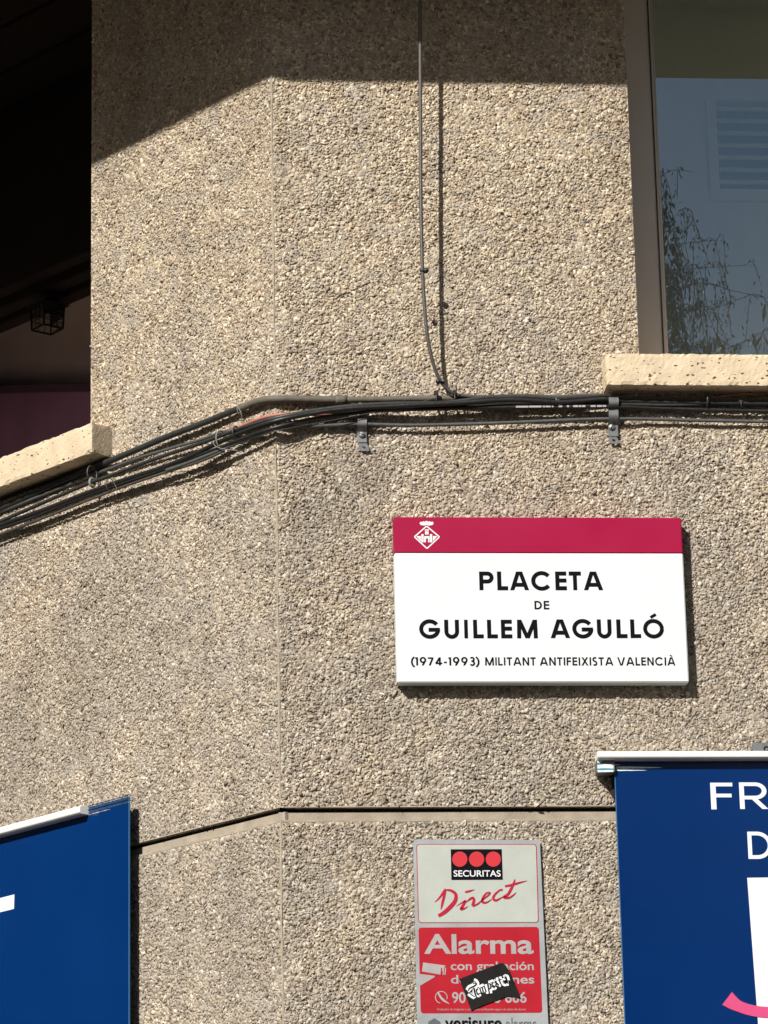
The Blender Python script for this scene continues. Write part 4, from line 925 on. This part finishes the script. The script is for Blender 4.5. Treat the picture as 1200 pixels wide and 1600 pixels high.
# ------------------------------------------------------------------ unseen houses, added outside the frame to close off the low sky
def house(name, x0, x1, y0, y1, h, m, label, faces):
    e = empty(name, ((x0+x1)/2, (y0+y1)/2, 0), label, 'building')
    MB().hexa([(x0,y0,0),(x1,y0,0),(x1,y1,0),(x0,y1,0)], [(x0,y0,h),(x1,y0,h),(x1,y1,h),(x0,y1,h)]).build('wall', m, e)
    MB().hexa([(x0-.25,y0-.25,h+.002),(x1+.25,y0-.25,h+.002),(x1+.25,y1+.25,h+.002),(x0-.25,y1+.25,h+.002)], [(x0-.25,y0-.25,h+.3),(x1+.25,y0-.25,h+.3),(x1+.25,y1+.25,h+.3),(x0-.25,y1+.25,h+.3)]).build('cornice', M_slab, e)
    for fc in faces:
        a0, a1 = (x0, x1) if fc == 'n' else (y0, y1); n = int((a1-a0)/3)
        for i in range(n):
            for k in range(int((h-1)/3)):
                a = a0+(i+.5)*(a1-a0)/n; z = 1.2+k*3
                def q(da, z_, d):
                    return (a+da, y1+d, z_) if fc == 'n' else ((x1+d if fc == 'e' else x0-d), a+da, z_)
                MB().hexa([q(-.6,z,.003),q(.6,z,.003),q(.6,z+1.5,.003),q(-.6,z+1.5,.003)], [q(-.6,z,.05),q(.6,z,.05),q(.6,z+1.5,.05),q(-.6,z+1.5,.05)]).build('shutter', M_alu, e)
M_n1 = mat('dull_brown_render', (.14,.125,.11), .9, var=.08, scale=2); M_n2 = mat('grey_brown_render', (.10,.105,.11), .9, var=.08, scale=2)
house('unseen_house', -17, -9, -7, 14, 13, M_n1, 'tall dull brown house closing the left side of the square', 'e')
house('unseen_house', -16, 2.0, -34, -24, 13, M_n2, 'tall dark grey house added behind the viewer to block low sky', 'n')
house('unseen_house', 2.2, 11.5, -34, -26, 7.2, M_n1, 'low dull brown house added beside the drooping tree to block low sky', 'n')
house('unseen_house', 12, 20, -30, 6, 14, M_n2, 'long dark grey house added on the right to block low sky', 'w')

# ------------------------------------------------------------------ tree across the street (seen only mirrored in the window)
def mirror_pt(x, y, dist):
    """world point whose reflection in the front pane shows at survey pixel x, y, dist metres along the sight line"""
    p = CAM + ray(x, y)*dist; return np.array([p[0], .28-p[1], p[2]])
TD = 15.0
trunk_top = mirror_pt(905, 300, TD); base = np.array([trunk_top[0]-.1, trunk_top[1], 0.0])
TR = empty('street_tree', base, 'feathery drooping tree across the street, mirrored in the window', 'tree')
mb = MB(); tube_mb(mb, spline([base, base*[1,1,0]+[.05,0,2.5], base*[1,1,0]+[.0,0,4.8], trunk_top, trunk_top+[.1,0,1.0]], .3), .12, 8)
mb.build('trunk', M_bark, TR, smooth=True)
lm = MB(); lf = MB(); rt = random.Random(12)
def leaf(p, s):
    a = rt.uniform(0, 6.28); t = rt.uniform(-.6, .6); d = np.array([math.cos(a)*.5, math.sin(a)*.5, -.9]); d /= np.linalg.norm(d); w_ = np.cross(d, [math.cos(a+t), math.sin(a+t), 0]); w_ /= (np.linalg.norm(w_) or 1)
    lf.add([p, p+d*s*.5+w_*s*.16, p+d*s, p+d*s*.5-w_*s*.16], [(0,1,2,3)])
def branch(p0, p1, r0, twigs, dens, ls):
    mid = (np.array(p0)+np.array(p1))/2+np.array([rt.uniform(-.04,.04),0,rt.uniform(.08,.2)*np.linalg.norm(np.array(p1)-np.array(p0))]); d_ = np.array(p1)-np.array(p0); pts = spline([p0, np.array(p0)+d_*.28+np.array([0,0,rt.uniform(.02,.16)]), mid+np.array([0,0,rt.uniform(-.06,.1)]), np.array(p0)+d_*.8+np.array([0,0,rt.uniform(-.02,.12)]), p1], .05); n = len(pts)
    tube_mb(lm, pts, [r0*(1-.8*i/n) for i in range(n)], 5)
    for i in range(twigs):
        t = rt.uniform(.25, 1); q = pts[min(n-1, int(t*n))]; L_ = rt.uniform(.12, .34); dx = rt.uniform(-.5, .7); tw = spline([q, q+np.array([dx*L_*.6, rt.uniform(-.2,.2)*L_, .02]), q+np.array([dx*L_, rt.uniform(-.3,.3)*L_, -L_*.75])], .03)
        tube_mb(lm, tw, .0016, 3, caps=False)
        for w in tw[1:]:
            for _ in range(dens): leaf(w+np.array([rt.uniform(-.02,.02), rt.uniform(-.02,.02), rt.uniform(-.02,.01)]), ls*.62*rt.uniform(.5, 1.2))
for (x, y, tw, de) in ((1120,375,7,2),(1085,345,10,2),(1150,470,8,2),(1165,415,5,1),(1190,520,9,2),(1085,270,5,2),(1120,480,12,2),(1210,470,6,1),(1080,430,14,3),(1160,545,16,3),(1100,540,18,4),(1060,330,12,3)):
    s0 = mirror_pt(rt.uniform(880, 960), y+rt.uniform(60, 200), TD+rt.uniform(-.3,.3)); branch(s0, mirror_pt(x, y, TD+rt.uniform(-.3,.3)), .004, tw+4, de+1, .036)
# dense body of the crown
for _ in range(17000):
    y = rt.uniform(150, 1500); edge = 1046+ (y-300)*.085*1.0 if y < 600 else 1075+(y-600)*.05
    x = edge-abs(rt.gauss(0, 1))*95+rt.uniform(-14, 12)
    if y < 320: x -= (320-y)*.55
    leaf(mirror_pt(x, y, TD+rt.uniform(-1.2, 1.2)), rt.uniform(.02, .055))
for _ in range(2600):
    x = rt.uniform(1040, 1320); y = 575+rt.gauss(0, 1)*26+max(0, rt.uniform(-30, 300)); leaf(mirror_pt(x, y, TD+rt.uniform(-.8, .8)), rt.uniform(.04, .09))
for _ in range(26):
    s0 = mirror_pt(rt.uniform(870,930), rt.uniform(500, 1300), TD); e0 = mirror_pt(rt.uniform(1000,1250), rt.uniform(620,1400), TD+rt.uniform(-1,1)); branch(s0, e0, .03, 16, 2, .08)
lm.build('branch', M_bark, TR, smooth=True, recalc=False)
o = lf.build('foliage', M_leaf, TR, recalc=False); o['kind'] = 'stuff'
